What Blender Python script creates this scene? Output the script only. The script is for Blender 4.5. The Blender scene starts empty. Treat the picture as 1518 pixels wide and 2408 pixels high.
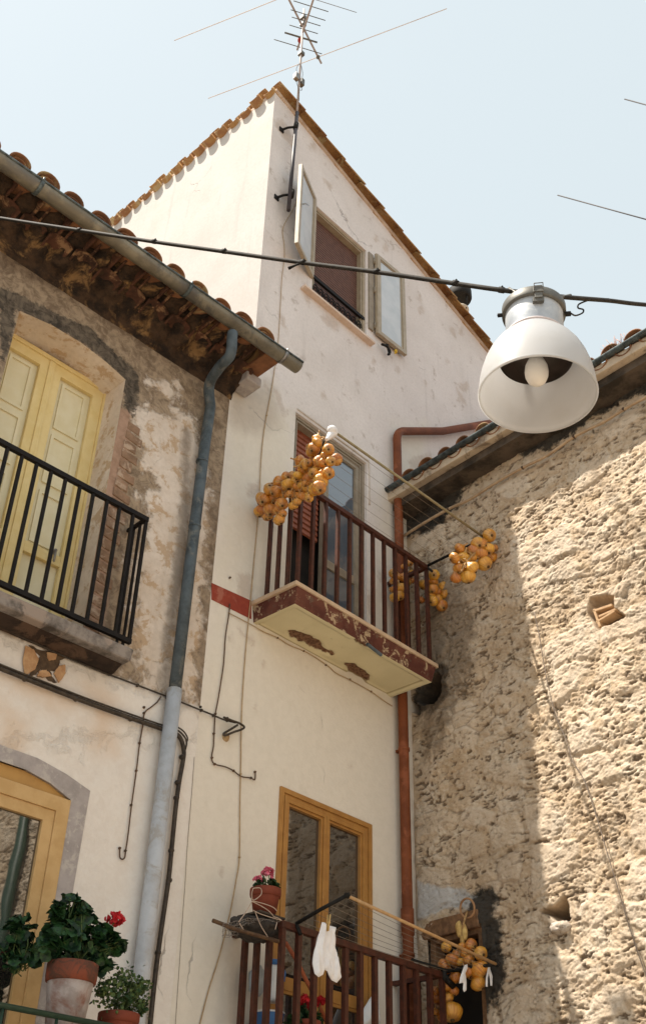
import bpy, bmesh, math, random
import numpy as np
from mathutils import Vector, Matrix, noise as mn
from mathutils.geometry import delaunay_2d_cdt
random.seed(7); rng = np.random.default_rng(7)
scene = bpy.context.scene
COL = scene.collection
R = math.radians
# ---------------------------------------------------------------- measured camera (metres, camera at origin, lane at z=-1.6)
F = 2583.0
ez = np.array([100, 3575, -F]); ez /= np.linalg.norm(ez)
ex = np.array([2941., -(F*F+294100)/3575, -F]); ex /= np.linalg.norm(ex)
ey = np.cross(ez, ex)
MW = np.array([ex, ey, ez])
S = 5.2
def ray(x, y): return MW @ np.array([x-759, 1204-y, -F])
def onp(x, y, n, p0):
    r = ray(x, y); n = np.array(n, float); return r*((n@np.array(p0, float))/(n@r))
bd = R(2.5); B0 = np.array([.843*S, S, 0]); eB = np.array([math.cos(bd), -math.sin(bd), 0]); nB = np.array([-math.sin(bd), -math.cos(bd), 0])
cd = R(5.4); C0 = np.array([1.285*S, S, 0]); eC = np.array([-math.sin(cd), -math.cos(cd), 0]); nC = np.array([-math.cos(cd), math.sin(cd), 0])
UP = np.array([0, 0, 1.])
class Fr:                                     # a wall's own frame: u along it, o out of it, z up
    def __init__(s, o, e, n): s.o, s.e, s.n = o, e, n
    def P(s, u, o, z): return s.o + s.e*u + s.n*o + UP*z
    def px(s, x, y, off=0.): return onp(x, y, s.n, s.o + s.n*off)
    def uz(s, x, y, off=0.):
        w = s.px(x, y, off) - s.o; return (float(w@s.e), float(w[2]))
FA = Fr(np.array([0, S, 0.]), np.array([1., 0, 0]), np.array([0, -1., 0]))
FB = Fr(B0, eB, nB); FC = Fr(C0, eC, nC)
FD = Fr(np.array([4.602, S, 0.]), np.array([0, 1., 0]), np.array([-1., 0, 0]))
# ---------------------------------------------------------------- object helpers
LOC = {}
def tag(o, label=None, cat=None, group=None, kind=None):
    if label: o['label'] = label
    if cat: o['category'] = cat
    if group: o['group'] = group
    if kind: o['kind'] = kind
    return o
def thing(name, loc, label, cat, group=None):
    o = bpy.data.objects.new(name, None); COL.objects.link(o); o.location = Vector(loc); o.empty_display_size = .1
    LOC[o.name] = np.array(loc, float); return tag(o, label, cat, group)
class MB:
    def __init__(s): s.v = []; s.f = []; s.sm = []
    def add(s, vs, fs, smooth=False):
        b = len(s.v); s.v += [tuple(map(float, p)) for p in vs]; s.f += [tuple(i+b for i in f) for f in fs]; s.sm += [smooth]*len(fs); return s
    def box(s, P, u0, u1, o0, o1, z0, z1):     # P: frame function
        vs = [P(u, o, z) for u in (u0, u1) for o in (o0, o1) for z in (z0, z1)]
        return s.add(vs, [(0,1,3,2), (4,6,7,5), (0,4,5,1), (2,3,7,6), (0,2,6,4), (1,5,7,3)])
    def ring(s, P, u0, u1, z0, z1, w, o0, o1, wb=None):  # mitred rectangular frame
        wb = w if wb is None else wb
        O = [(u0,z0), (u1,z0), (u1,z1), (u0,z1)]; I = [(u0+w,z0+wb), (u1-w,z0+wb), (u1-w,z1-w), (u0+w,z1-w)]
        vs = [P(u, o0, z) for u, z in O]+[P(u, o0, z) for u, z in I]+[P(u, o1, z) for u, z in O]+[P(u, o1, z) for u, z in I]
        fs = []
        for i in range(4):
            j = (i+1) % 4; fs += [(i,j,4+j,4+i), (8+i,12+i,12+j,8+j), (i,8+i,8+j,j), (4+i,4+j,12+j,12+i)]
        return s.add(vs, fs)
    def tube(s, pts, r, n=8, closed=False, caps=True):
        pts = [np.array(p, float) for p in pts]; m = len(pts); rr = r if hasattr(r, '__len__') else [r]*m
        tan = []
        for i in range(m):
            a = pts[(i-1) % m] if (closed or i > 0) else pts[0]; b = pts[(i+1) % m] if (closed or i < m-1) else pts[-1]
            t = b-a; tan.append(t/(np.linalg.norm(t)+1e-12))
        ref = np.array([0, 0, 1.]) if abs(tan[0][2]) < .9 else np.array([1., 0, 0])
        nrm = np.cross(tan[0], ref); nrm /= np.linalg.norm(nrm); vs = []
        for i in range(m):
            nrm = nrm - tan[i]*(nrm@tan[i]); nrm /= np.linalg.norm(nrm)+1e-12; bn = np.cross(tan[i], nrm)
            for k in range(n):
                a = 2*math.pi*k/n; vs.append(pts[i]+(nrm*math.cos(a)+bn*math.sin(a))*rr[i])
        fs = [(i*n+k, ((i+1) % m)*n+k, ((i+1) % m)*n+(k+1) % n, i*n+(k+1) % n) for i in range(m if closed else m-1) for k in range(n)]
        s.add(vs, fs, True)
        if caps and not closed:
            b = len(s.v)-m*n; s.f += [tuple(b+k for k in range(n))[::-1], tuple(b+(m-1)*n+k for k in range(n))]; s.sm += [False, False]
        return s
    def lathe(s, prof, c, n=32, axis=None, smooth=True, ph=0, cap0=False, cap1=False):
        c = np.array(c, float)
        Rm = np.eye(3) if axis is None else np.array(Vector((0,0,1)).rotation_difference(Vector(axis)).to_matrix())
        vs = [c + Rm@np.array([r*math.cos(ph+2*math.pi*k/n), r*math.sin(ph+2*math.pi*k/n), h]) for r, h in prof for k in range(n)]
        fs = [(i*n+k, i*n+(k+1) % n, (i+1)*n+(k+1) % n, (i+1)*n+k) for i in range(len(prof)-1) for k in range(n)]
        s.add(vs, fs, smooth); b = len(s.v)-len(vs)
        if cap0: s.f.append(tuple(b+k for k in range(n))[::-1]); s.sm.append(False)
        if cap1: s.f.append(tuple(b+(len(prof)-1)*n+k for k in range(n))); s.sm.append(False)
        return s
    def prism(s, poly, vec):                   # poly: 3D points, extruded by vec
        n = len(poly); vec = np.array(vec, float)
        vs = [np.array(p, float) for p in poly]; vs += [p+vec for p in vs]
        return s.add(vs, [tuple(range(n))[::-1], tuple(range(n, 2*n))]+[(i, (i+1) % n, n+(i+1) % n, n+i) for i in range(n)])
    def build(s, name, mat, parent=None, kind=None, bevel=0, subdiv=0):
        o0 = LOC.get(parent.name, np.zeros(3)) if parent else np.zeros(3)
        me = bpy.data.meshes.new(name); me.from_pydata([tuple(np.array(p)-o0) for p in s.v], [], s.f); me.validate()
        if len(me.polygons) == len(s.sm): me.polygons.foreach_set('use_smooth', s.sm)
        me.materials.append(mat)
        o = bpy.data.objects.new(name, me); COL.objects.link(o)
        if parent: o.parent = parent; LOC[o.name] = o0
        if kind: o['kind'] = kind
        bm = bmesh.new(); bm.from_mesh(me); bmesh.ops.recalc_face_normals(bm, faces=bm.faces); bm.to_mesh(me); bm.free()
        if bevel:
            m = o.modifiers.new('b', 'BEVEL'); m.width = bevel; m.segments = 2; m.limit_method = 'ANGLE'; m.angle_limit = R(40)
        if subdiv:
            m = o.modifiers.new('s', 'SUBSURF'); m.levels = m.render_levels = subdiv
        return o
def solo(mb, name, mat, label, cat, group=None, **k):
    o = mb.build(name, mat, None, **k); return tag(o, label, cat, group)
def spline(pts, sub=6):
    pts = [np.array(p, float) for p in pts]; out = []
    for i in range(len(pts)-1):
        p0, p1, p2, p3 = pts[max(i-1, 0)], pts[i], pts[i+1], pts[min(i+2, len(pts)-1)]
        for k in range(sub):
            t = k/sub; out.append(.5*((2*p1)+(-p0+p2)*t+(2*p0-5*p1+4*p2-p3)*t*t+(-p0+3*p1-3*p2+p3)*t**3))
    out.append(pts[-1]); return out
# ---------------------------------------------------------------- numpy noise
def _h(ix, iy, sd):
    v = (ix.astype(np.int64)*374761393 + iy.astype(np.int64)*668265263 + sd*1442695041) & 0xffffffff
    v = ((v ^ (v >> 13))*1274126177) & 0xffffffff; v ^= v >> 16
    return (v & 0xffffff)/float(0xffffff)
def vn(x, y, sd=0):
    ix, iy = np.floor(x), np.floor(y); fx, fy = x-ix, y-iy; fx = fx*fx*(3-2*fx); fy = fy*fy*(3-2*fy)
    a, b, c, d = _h(ix, iy, sd), _h(ix+1, iy, sd), _h(ix, iy+1, sd), _h(ix+1, iy+1, sd)
    return (a*(1-fx)+b*fx)*(1-fy)+(c*(1-fx)+d*fx)*fy
def fbm(x, y, o=5, sd=0, g=.5):
    t, a, n = 0, 1, 0
    for i in range(o):
        t = t + a*vn(x*2**i+i*13.7, y*2**i+i*7.3, sd+i); n += a; a *= g
    return t/n
def worley(x, y, sd=0):
    ix, iy = np.floor(x), np.floor(y); f1 = np.full(x.shape, 9.); f2 = np.full(x.shape, 9.); cid = np.zeros(x.shape)
    for dx in (-1, 0, 1):
        for dy in (-1, 0, 1):
            cx, cy = ix+dx, iy+dy; px = cx+.1+.8*_h(cx, cy, sd); py = cy+.1+.8*_h(cx, cy, sd+9)
            d = np.hypot(px-x, py-y); nw = d < f1; f2 = np.where(nw, f1, np.minimum(f2, d)); cid = np.where(nw, _h(cx, cy, sd+5), cid); f1 = np.where(nw, d, f1)
    return f1, f2, cid
def sdpoly(X, Z, poly):                       # signed distance, positive inside
    d = np.full(X.shape, 1e9); inside = np.zeros(X.shape, bool); n = len(poly)
    for i in range(n):
        (x1, y1), (x2, y2) = poly[i], poly[(i+1) % n]
        ex_, ey_ = x2-x1, y2-y1; t = np.clip(((X-x1)*ex_+(Z-y1)*ey_)/(ex_*ex_+ey_*ey_+1e-12), 0, 1)
        d = np.minimum(d, np.hypot(X-x1-t*ex_, Z-y1-t*ey_))
        c = ((y1 > Z) != (y2 > Z)) & (X < (x2-x1)*(Z-y1)/(y2-y1+1e-12)+x1); inside ^= c
    return np.where(inside, d, -d)
def sst(x, a, b):
    t = np.clip((x-a)/(b-a), 0, 1); return t*t*(3-2*t)
# ---------------------------------------------------------------- materials
class NT:
    def __init__(s, name):
        s.m = bpy.data.materials.new(name); s.m.use_nodes = True; s.t = s.m.node_tree; s.t.nodes.clear()
        s.out = s.N('ShaderNodeOutputMaterial'); s.b = s.N('ShaderNodeBsdfPrincipled'); s.L(s.b.outputs[0], s.out.inputs[0])
        s.co = s.N('ShaderNodeTexCoord').outputs['Object']
    def N(s, t, **k):
        n = s.t.nodes.new(t)
        for a, v in k.items(): setattr(n, a, v)
        return n
    def L(s, a, b): s.t.links.new(a, b)
    def noise(s, sc, det=6, rough=.6, dist=0, vec=None):
        n = s.N('ShaderNodeTexNoise'); n.inputs['Scale'].default_value = sc; n.inputs['Detail'].default_value = det; n.inputs['Roughness'].default_value = rough; n.inputs['Distortion'].default_value = dist
        s.L(vec or s.co, n.inputs['Vector']); return n.outputs[0]
    def stretch(s, v):
        m = s.N('ShaderNodeMapping'); m.inputs['Scale'].default_value = v; s.L(s.co, m.inputs[0]); return m.outputs[0]
    def mr(s, v, a, b, c=0, d=1, smooth=True):
        m = s.N('ShaderNodeMapRange'); m.interpolation_type = 'SMOOTHSTEP' if smooth else 'LINEAR'
        for i, q in enumerate((a, b, c, d)): m.inputs[1+i].default_value = q
        s.L(v, m.inputs[0]); return m.outputs[0]
    def math(s, op, a, b=None):
        m = s.N('ShaderNodeMath', operation=op)
        for i, q in enumerate((a, b)):
            if q is None: continue
            if isinstance(q, (int, float)): m.inputs[i].default_value = q
            else: s.L(q, m.inputs[i])
        return m.outputs[0]
    def mix(s, f, a, b, bt='MIX'):
        m = s.N('ShaderNodeMix', data_type='RGBA', blend_type=bt)
        for i, q in ((0, f), (6, a), (7, b)):
            if isinstance(q, (int, float)): m.inputs[i].default_value = q
            elif isinstance(q, tuple): m.inputs[i].default_value = (*q[:3], 1)
            else: s.L(q, m.inputs[i])
        return m.outputs[2]
    def attr(s, n): a = s.N('ShaderNodeAttribute', attribute_name=n); return a.outputs['Fac']
    def bump(s, h, st=.3, dist=.01):
        b = s.N('ShaderNodeBump'); b.inputs['Strength'].default_value = st; b.inputs['Distance'].default_value = dist; s.L(h, b.inputs['Height']); s.L(b.outputs[0], s.b.inputs['Normal'])
    def fin(s, col, rough=.8, metal=0, spec=.3):
        if isinstance(col, tuple): s.b.inputs['Base Color'].default_value = (*col, 1)
        else: s.L(col, s.b.inputs['Base Color'])
        if isinstance(rough, (int, float)): s.b.inputs['Roughness'].default_value = rough
        else: s.L(rough, s.b.inputs['Roughness'])
        s.b.inputs['Metallic'].default_value = metal; s.b.inputs['Specular IOR Level'].default_value = spec; return s.m
def simple(name, c1, c2=None, sc=12, rough=.7, bump=.15, bs=60, metal=0, spec=.3, bd=.004, contrast=(.35, .65), c3=None, sc3=4):
    t = NT(name); c2 = c2 or tuple(x*.75 for x in c1)
    col = t.mix(t.mr(t.noise(sc, 6, .65), *contrast), c1, c2)
    if c3: col = t.mix(t.mr(t.noise(sc3, 8, .7, .5), .52, .62), col, c3)
    if bump: t.bump(t.noise(bs, 5, .6), bump, bd)
    return t.fin(col, rough, metal, spec)
def wallmat(name, base, base2, layers, sc=1.3, bump=.5, fine=45, rough=.9, mott=None):
    """plaster: base mottling plus attribute layers (attr, colA, colB, edge noise scale, amplitude, softness)"""
    t = NT(name); n1 = t.noise(sc, 8, .62, .4); n2 = t.noise(fine, 4, .6)
    col = t.mix(t.mr(n1, .3, .7), base, base2)
    col = t.mix(t.mr(n2, .35, .75, 0, .3), col, tuple(c*.72 for c in base2))
    if mott:
        c, s_, a, b, k = mott; col = t.mix(t.mr(t.noise(s_, 8, .7, .3), a, b, 0, k), col, c)
    sk_ = t.noise(1.0, 6, .6, .3, t.stretch((9, 9, .55))); col = t.mix(t.mr(sk_, .56, .74, 0, .30), col, tuple(c*.62 for c in base2))
    h = t.math('ADD', t.math('MULTIPLY', t.noise(6, 5, .6), .6), t.math('MULTIPLY', n2, .35))
    for (an, ca, cb, es, am, so, dh, op) in layers:
        e = t.noise(es, 9, .68, .3); v = t.math('ADD', t.attr(an), t.math('MULTIPLY', t.math('SUBTRACT', e, .5), am))
        f = t.mr(v, -so, so, 0, op); c = t.mix(t.mr(t.noise(14, 8, .7, .6), .35, .65), ca, cb)
        col = t.mix(f, col, c); h = t.math('ADD', h, t.math('MULTIPLY', f, dh))
    vo = t.N('ShaderNodeTexVoronoi', feature='DISTANCE_TO_EDGE'); vo.inputs['Scale'].default_value = .9; dn = t.N('ShaderNodeTexNoise'); dn.inputs['Scale'].default_value = 3.5; dn.inputs['Detail'].default_value = 8; t.L(t.co, dn.inputs[0])
    va = t.N('ShaderNodeMix', data_type='VECTOR'); va.inputs[0].default_value = .22; t.L(t.co, va.inputs[4]); t.L(dn.outputs[1], va.inputs[5]); t.L(va.outputs[1], vo.inputs['Vector'])
    ck = t.math('MULTIPLY', t.mr(vo.outputs[0], .0012, .0042, 1, 0), t.mr(t.noise(1.1, 3), .56, .64)); col = t.mix(t.math('MULTIPLY', ck, .55), col, tuple(c*.35 for c in base2)); h = t.math('ADD', h, t.math('MULTIPLY', ck, -.5))
    t.bump(h, bump, .012)
    return t.fin(col, rough)
def add_attr(o, name, arr):
    a = o.data.attributes.new(name, 'FLOAT', 'POINT'); a.data.foreach_set('value', np.asarray(arr, np.float32))
# terracotta etc
TERRA = simple('terracotta_tile', (.27, .12, .055), (.14, .065, .035), 5, .85, .4, 80, c3=(.34, .24, .12), sc3=3)
TERRA_OCHRE = simple('ochre_tile', (.42,.24,.09), (.27,.125,.055), 3.2, .85, .4, 80, c3=(.46, .34, .18), sc3=5)
TERRA_DARK = simple('weathered_tile', (.10,.042,.024), (.04,.02,.013), 8, .9, .5, 70, c3=(.26, .15, .08), sc3=6)
MORTAR = simple('rough_mortar', (.065,.038,.022), (.018,.012,.009), 9, .95, .9, 30, bd=.02, c3=(.24,.14,.06), sc3=2.6)
ZINC = simple('zinc_gutter', (.33, .30, .23), (.20, .18, .14), 6, .45, .1, 40, metal=.35, c3=(.17, .16, .14), sc3=3)
ZINC_DARK = simple('dark_zinc', (.13,.16,.165), (.05,.06,.06), 18, .5, .2, 40, metal=.3)
PIPE_BLUE = simple('blue_grey_pipe', (.095,.12,.14), (.04,.052,.06), 5, .5, .08, 30, c3=(.14,.145,.14), sc3=5, spec=.2)
PIPE_PALE = simple('whitewashed_pipe', (.47,.49,.52), (.38,.39,.41), 6, .7, .15, 40, c3=(.36, .34, .32), sc3=5)
PIPE_RED = simple('red_brown_pipe', (.20,.060,.022), (.14,.040,.015), 5, .6, .06, 30, c3=(.25,.08,.035), sc3=3, spec=.2)
RAIL_RED = simple('red_painted_iron', (.085,.025,.014), (.045,.016,.010), 20, .5, .1, 60)
RAIL_BLACK = simple('black_painted_iron', (.008,.007,.007), (.014,.011,.010), 20, .6, .1, 60, spec=.15)
BLACK = simple('black_rubber', (.012,.011,.010), (.022,.02,.018), 30, .7, .1, spec=.15)
CABLE = simple('brown_black_cable', (.03,.023,.018), (.065,.05,.037), 25, .55, .1)
CABLE_HI = simple('sheathed_cable', (.022,.019,.017), (.04,.034,.028), 40, .7, .05, spec=.1)
WIRE_RUST = simple('rusty_wire', (.13, .075, .045), (.07, .045, .03), 30, .8, .1)
WIRE_PALE = simple('pale_wire', (.45, .32, .18), (.34, .24, .14), 20, .7, .1)
SLAT = simple('brown_shutter', (.15, .075, .055), (.11, .055, .042), 20, .6, .08)
SLAT_RED = simple('red_shutter', (.30, .095, .05), (.22, .07, .04), 20, .6, .08)
ALU = simple('beige_aluminium', (.38,.31,.22), (.31,.25,.17), 12, .4, .04, 50, spec=.5)
ALU_GREY = simple('grey_beige_frame', (.30, .25, .19), (.24, .20, .15), 12, .5, .05, 50)
GOLD = simple('ochre_aluminium', (.40,.20,.05), (.33,.155,.038), 9, .42, .04, 50, spec=.5)
GOLD_LT = simple('light_ochre_frame', (.56,.37,.17), (.49,.31,.13), 9, .5, .04, 50)
CREAM = simple('cream_painted_wood', (.74,.60,.30), (.69,.54,.24), 7, .6, .1, 60)
CREAM_PALE = simple('pale_cream_panel', (.72,.66,.47), (.68,.61,.40), 6, .6, .1, 60)
WOOD = simple('weathered_wood', (.26, .14, .07), (.14, .075, .04), 20, .85, .4, 60)
BAMBOO = simple('bamboo_rod', (.50, .31, .15), (.42, .25, .11), 30, .6, .1)
ROD_OLIVE = simple('olive_rod', (.30, .25, .15), (.22, .18, .10), 30, .6, .1)
DARK = simple('dark_interior', (.012, .010, .009), (.02, .016, .013), 5, .95, 0)
STONE_GREY = simple('grey_stone_trim', (.40, .36, .35), (.31, .28, .27), 9, .9, .5, 45, c3=(.46, .42, .39), sc3=12)
SLABTOP = simple('pale_marble_slab', (.56, .42, .29), (.46, .33, .22), 6, .6, .2, 50)
SLAB_STONE = simple('stained_balcony_slab', (.27,.235,.21), (.07,.058,.05), 7, .85, .5, 40, c3=(.30, .24, .20), sc3=4)
WHITE_CLOTH = simple('white_cotton', (.80, .79, .80), (.72, .71, .73), 20, .95, .6, 90)
WHITE_PLASTIC = simple('white_plastic', (.74, .76, .78), (.66, .69, .72), 8, .4, .1)
BLUE_PLASTIC = simple('blue_plastic', (.05, .17, .42), (.04, .13, .34), 8, .4, .1)
POT = simple('terracotta_pot', (.19,.043,.022), (.13,.03,.017), 8, .8, .2)
LEAF = simple('geranium_leaf', (.022,.066,.018), (.005,.021,.009), 22, .5, .2, contrast=(.42,.58))
LEAF_LT = simple('small_leaf', (.09,.13,.035), (.02,.05,.015), 25, .6, .2, contrast=(.42,.58))
STEM = simple('green_stem', (.09, .13, .04), (.06, .09, .03), 30, .7, .1)
RED_FL = simple('red_petal', (.55, .022, .03), (.42, .012, .02), 60, .6, .1)
PINK_FL = simple('pink_petal', (.62, .07, .16), (.66, .22, .28), 60, .6, .1)
TWINE = simple('pale_twine', (.52, .40, .32), (.42, .32, .25), 60, .95, .4, 200)
DRY = simple('dry_onion_stalk', (.45, .28, .12), (.30, .17, .07), 40, .9, .4, 150)
GREEN_IRON = simple('dark_green_iron', (.02, .045, .03), (.03, .06, .04), 20, .45, .1)
STRAPMETAL = simple('grey_metal', (.30, .29, .28), (.20, .19, .18), 12, .4, .1, metal=.6)
ALU_BRIGHT = simple('cast_aluminium', (.50,.53,.57), (.36,.39,.43), 7, .55, .12, 60, metal=.3, c3=(.56,.57,.58), sc3=9)
CAPMETAL = simple('dark_lamp_cap', (.15, .145, .13), (.10, .095, .085), 10, .5, .15, metal=.3)
PINKROD = simple('antenna_aluminium', (.40,.34,.32), (.33,.28,.26), 3, .6, 0)
PALEROD = simple('pale_rod', (.72,.66,.64), (.64,.58,.56), 3, .6, 0)
YELLOW = simple('yellow_plastic', (.65, .42, .03), (.55, .33, .02), 10, .5, .05)
def glassmat(name, tint, rough=.03, ior=1.9):
    t = NT(name); t.b.inputs['IOR'].default_value = ior
    t.bump(t.noise(2.2, 2, .5), .06, .02); return t.fin(tint, rough, 0, .5)
GLASS_DARK = glassmat('dark_window_glass', (.02,.018,.016), .02, 2.8)
GLASS_SKY = glassmat('sky_reflecting_glass', (.10, .12, .15), .05, 2.4)
def frosted():
    t = NT('frosted_pane'); t.L(t.mix(t.mr(t.noise(5, 5), .3, .7), (.46, .50, .54), (.56, .59, .62)), t.b.inputs['Base Color'])
    t.b.inputs['Roughness'].default_value = .2; t.bump(t.noise(120, 3), .1, .002); return t.m
FROST = frosted()
def onionmat(name, a, b):
    t = NT(name); g = t.N('ShaderNodeSeparateXYZ'); t.L(t.co, g.inputs[0]); ang = t.math('ARCTAN2', g.outputs[1], g.outputs[0])
    cx = t.N('ShaderNodeCombineXYZ'); t.L(t.math('MULTIPLY', ang, 9.0), cx.inputs[0]); t.L(t.math('MULTIPLY', g.outputs[2], .8), cx.inputs[1]); oi = t.N('ShaderNodeObjectInfo'); t.L(t.math('MULTIPLY', oi.outputs['Random'], 40.0), cx.inputs[2])
    v = t.noise(1.0, 4, .6, 0, cx.outputs[0]); c = t.mix(t.mr(v, .38, .62), a, b)
    c = t.mix(t.mr(oi.outputs['Random'], 0, 1, 0, .5, False), c, (.42, .14, .02))
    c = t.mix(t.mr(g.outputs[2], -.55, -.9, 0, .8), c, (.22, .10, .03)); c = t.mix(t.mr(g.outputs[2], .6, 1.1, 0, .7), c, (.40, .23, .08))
    c = t.mix(t.mr(t.noise(1.4, 5), .55, .68, 0, .6), c, (.60, .40, .12)); t.bump(v, .25, .05)
    t.b.inputs['Coat Weight'].default_value = .35; t.b.inputs['Coat Roughness'].default_value = .2; return t.fin(c, .3, 0, .6)
ONION = [onionmat('golden_onion_skin', (.80,.45,.055), (.56,.24,.018)), onionmat('amber_onion_skin', (.72,.32,.03), (.42,.13,.012))]
def shademat():
    t = NT('frosted_white_shade'); t.L(t.mix(t.mr(t.noise(9, 7, .65), .45, .75, 0, .5), (.66,.67,.69), (.54,.53,.51)), t.b.inputs['Base Color']); t.b.inputs['Roughness'].default_value = .38; t.bump(t.noise(70, 3), .05, .002)
    tr = t.N('ShaderNodeBsdfTranslucent'); tr.inputs[0].default_value = (.85, .84, .83, 1); mx = t.N('ShaderNodeMixShader'); mx.inputs[0].default_value = .5
    t.L(t.b.outputs[0], mx.inputs[1]); t.L(tr.outputs[0], mx.inputs[2]); t.L(mx.outputs[0], t.out.inputs[0]); return t.m
SHADE = shademat()
BULB = simple('opal_bulb', (.78, .74, .68), (.74, .69, .62), 5, .3, 0)

# ---------------------------------------------------------------- generic wall with holes
def wall(name, fr, outline, holes, mat, parent, step=.03, attrs=None, reveal=.25, rev_mat=None, core=None, wob=.004, label=None):
    """outline/holes: (u,z) loops. Triangulated with inner points so paint layers can sit on its vertices."""
    pts = []; edges = []
    def loop(L):
        out = []
        for i in range(len(L)):
            a, b = np.array(L[i]), np.array(L[(i+1) % len(L)]); k = max(1, int(np.linalg.norm(b-a)/step))
            out += [tuple(a+(b-a)*j/k) for j in range(k)]
        b0 = len(pts); pts.extend(out); n = len(out); edges.extend([(b0+i, b0+(i+1) % n) for i in range(n)]); return list(range(b0, b0+n))
    loop(outline); hl = [loop(h) for h in holes]
    us = [p[0] for p in outline]; zs = [p[1] for p in outline]
    U, Z = np.meshgrid(np.arange(min(us)+step, max(us), step), np.arange(min(zs)+step, max(zs), step)); U = U.ravel(); Z = Z.ravel()
    U = U+(rng.random(U.size)-.5)*step*.3; Z = Z+(rng.random(Z.size)-.5)*step*.3
    ok = sdpoly(U, Z, outline) > step*.5
    for h in holes: ok &= sdpoly(U, Z, h) < -step*.5
    pts.extend(zip(U[ok].tolist(), Z[ok].tolist()))
    vo, _, fo, *_r = delaunay_2d_cdt([Vector(p) for p in pts], edges, [], 1, 1e-6)
    V = np.array([tuple(v) for v in vo]); f = np.array([tuple(q) for q in fo if len(q) == 3])
    cx = V[f].mean(1); keep = sdpoly(cx[:, 0], cx[:, 1], outline) > 0
    for h in holes: keep &= sdpoly(cx[:, 0], cx[:, 1], h) < 0
    f = f[keep]
    edge = np.minimum.reduce([np.abs(sdpoly(V[:, 0], V[:, 1], h)) for h in holes]+[np.abs(sdpoly(V[:, 0], V[:, 1], outline))])
    off = wob*(fbm(V[:, 0]*2.2, V[:, 1]*2.2, 4, 3)-.5)*2*sst(edge, 0, .06)
    mb = MB(); mb.add([fr.P(V[i, 0], off[i], V[i, 1]) for i in range(len(V))], [tuple(int(i) for i in q) for q in f], True)
    nfront = len(mb.v)
    for h in holes:
        if reveal > 0:
            n = len(h); mb.add([fr.P(u, 0, z) for u, z in h]+[fr.P(u, -reveal, z) for u, z in h], [(i, (i+1) % n, n+(i+1) % n, n+i) for i in range(n)])
    o = mb.build(name, mat, parent)
    if attrs:
        for an, fn in attrs.items():
            vals = np.full(len(o.data.vertices), -1.); vals[:len(V)] = fn(V[:, 0], V[:, 1]) if len(o.data.vertices) >= len(V) else 0
            if len(o.data.vertices) == len(mb.v):
                k = len(V); extra = np.array([(u, z) for h in holes for _ in (0, 1) for u, z in h]) if holes and reveal > 0 else np.zeros((0, 2))
                if len(extra) and len(mb.v)-nfront == len(extra): vals[nfront:] = -1
            add_attr(o, an, vals)
    if label: o['label'] = label
    return o
def pxpoly(fr, L, off=0.): return [fr.uz(x, y, off) for x, y in L]
def maxsd(fr, polys):
    P = [pxpoly(fr, L) for L in polys]
    def fn(u, z): return np.maximum.reduce([sdpoly(u, z, q) for q in P])
    return fn
z4 = lambda L: [(.4047*a, 887+.4047*b) for a, b in L]
zc = lambda L: [(.2249*a, 682.6+.2249*b) for a, b in L]
z2 = lambda L: [(580.2+.4047*a, .4047*b) for a, b in L]
zat = lambda L: [(669+.1984*a, 375.4+.1984*b) for a, b in L]
z5 = lambda L: [(573.4+.2068*a, 955.6+.2068*b) for a, b in L]
z6 = lambda L: [(887.4+.2024*a, 1194.5+.2024*b) for a, b in L]
z7 = lambda L: [(491.5+.2158*a, 2047.8+.2158*b) for a, b in L]
z8 = lambda L: [(887.4+.2023*a, 2047.8+.2023*b) for a, b in L]
zb = lambda L: [(477.8+.4722*a, 921.5+.4722*b) for a, b in L]      # balcony zoom
zl = lambda L: [(887.4+.4155*a, 580.2+.4155*b) for a, b in L]
zd = lambda L: [(409.6+.2248*a, 819+.2248*b) for a, b in L]
zp = lambda L: [(.2698*a, 1979.5+.2698*b) for a, b in L]           # big pot zoom
z6l = lambda L: [(.4047*a, 1638.2+.4047*b) for a, b in L]
zw = lambda L: [(477.8+.4721*a, 1774.7+.4721*b) for a, b in L]
# ================================================================ SETTING
def lane():
    mb = MB(); n = 60; xs = np.concatenate([[-400, -60, -20], np.linspace(-10, 12, 45), [20, 60, 400]])
    V = [(x, y, -1.6) for y in xs for x in xs]; k = len(xs)
    mb.add(V, [(j*k+i, j*k+i+1, (j+1)*k+i+1, (j+1)*k+i) for j in range(k-1) for i in range(k-1)])
    t = NT('lane_cobbles'); v = t.N('ShaderNodeTexVoronoi', feature='DISTANCE_TO_EDGE'); v.inputs['Scale'].default_value = 7; t.L(t.co, v.inputs[0])
    c = t.mix(t.mr(t.noise(3), .3, .7), (.42, .36, .29), (.32, .27, .22)); c = t.mix(t.mr(v.outputs[0], 0, .06, .6, 0), c, (.12, .10, .08)); t.bump(t.mr(v.outputs[0], 0, .1), .6, .02)
    o = mb.build('lane', t.fin(c, .85), None, 'structure'); return o
lane()
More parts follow.
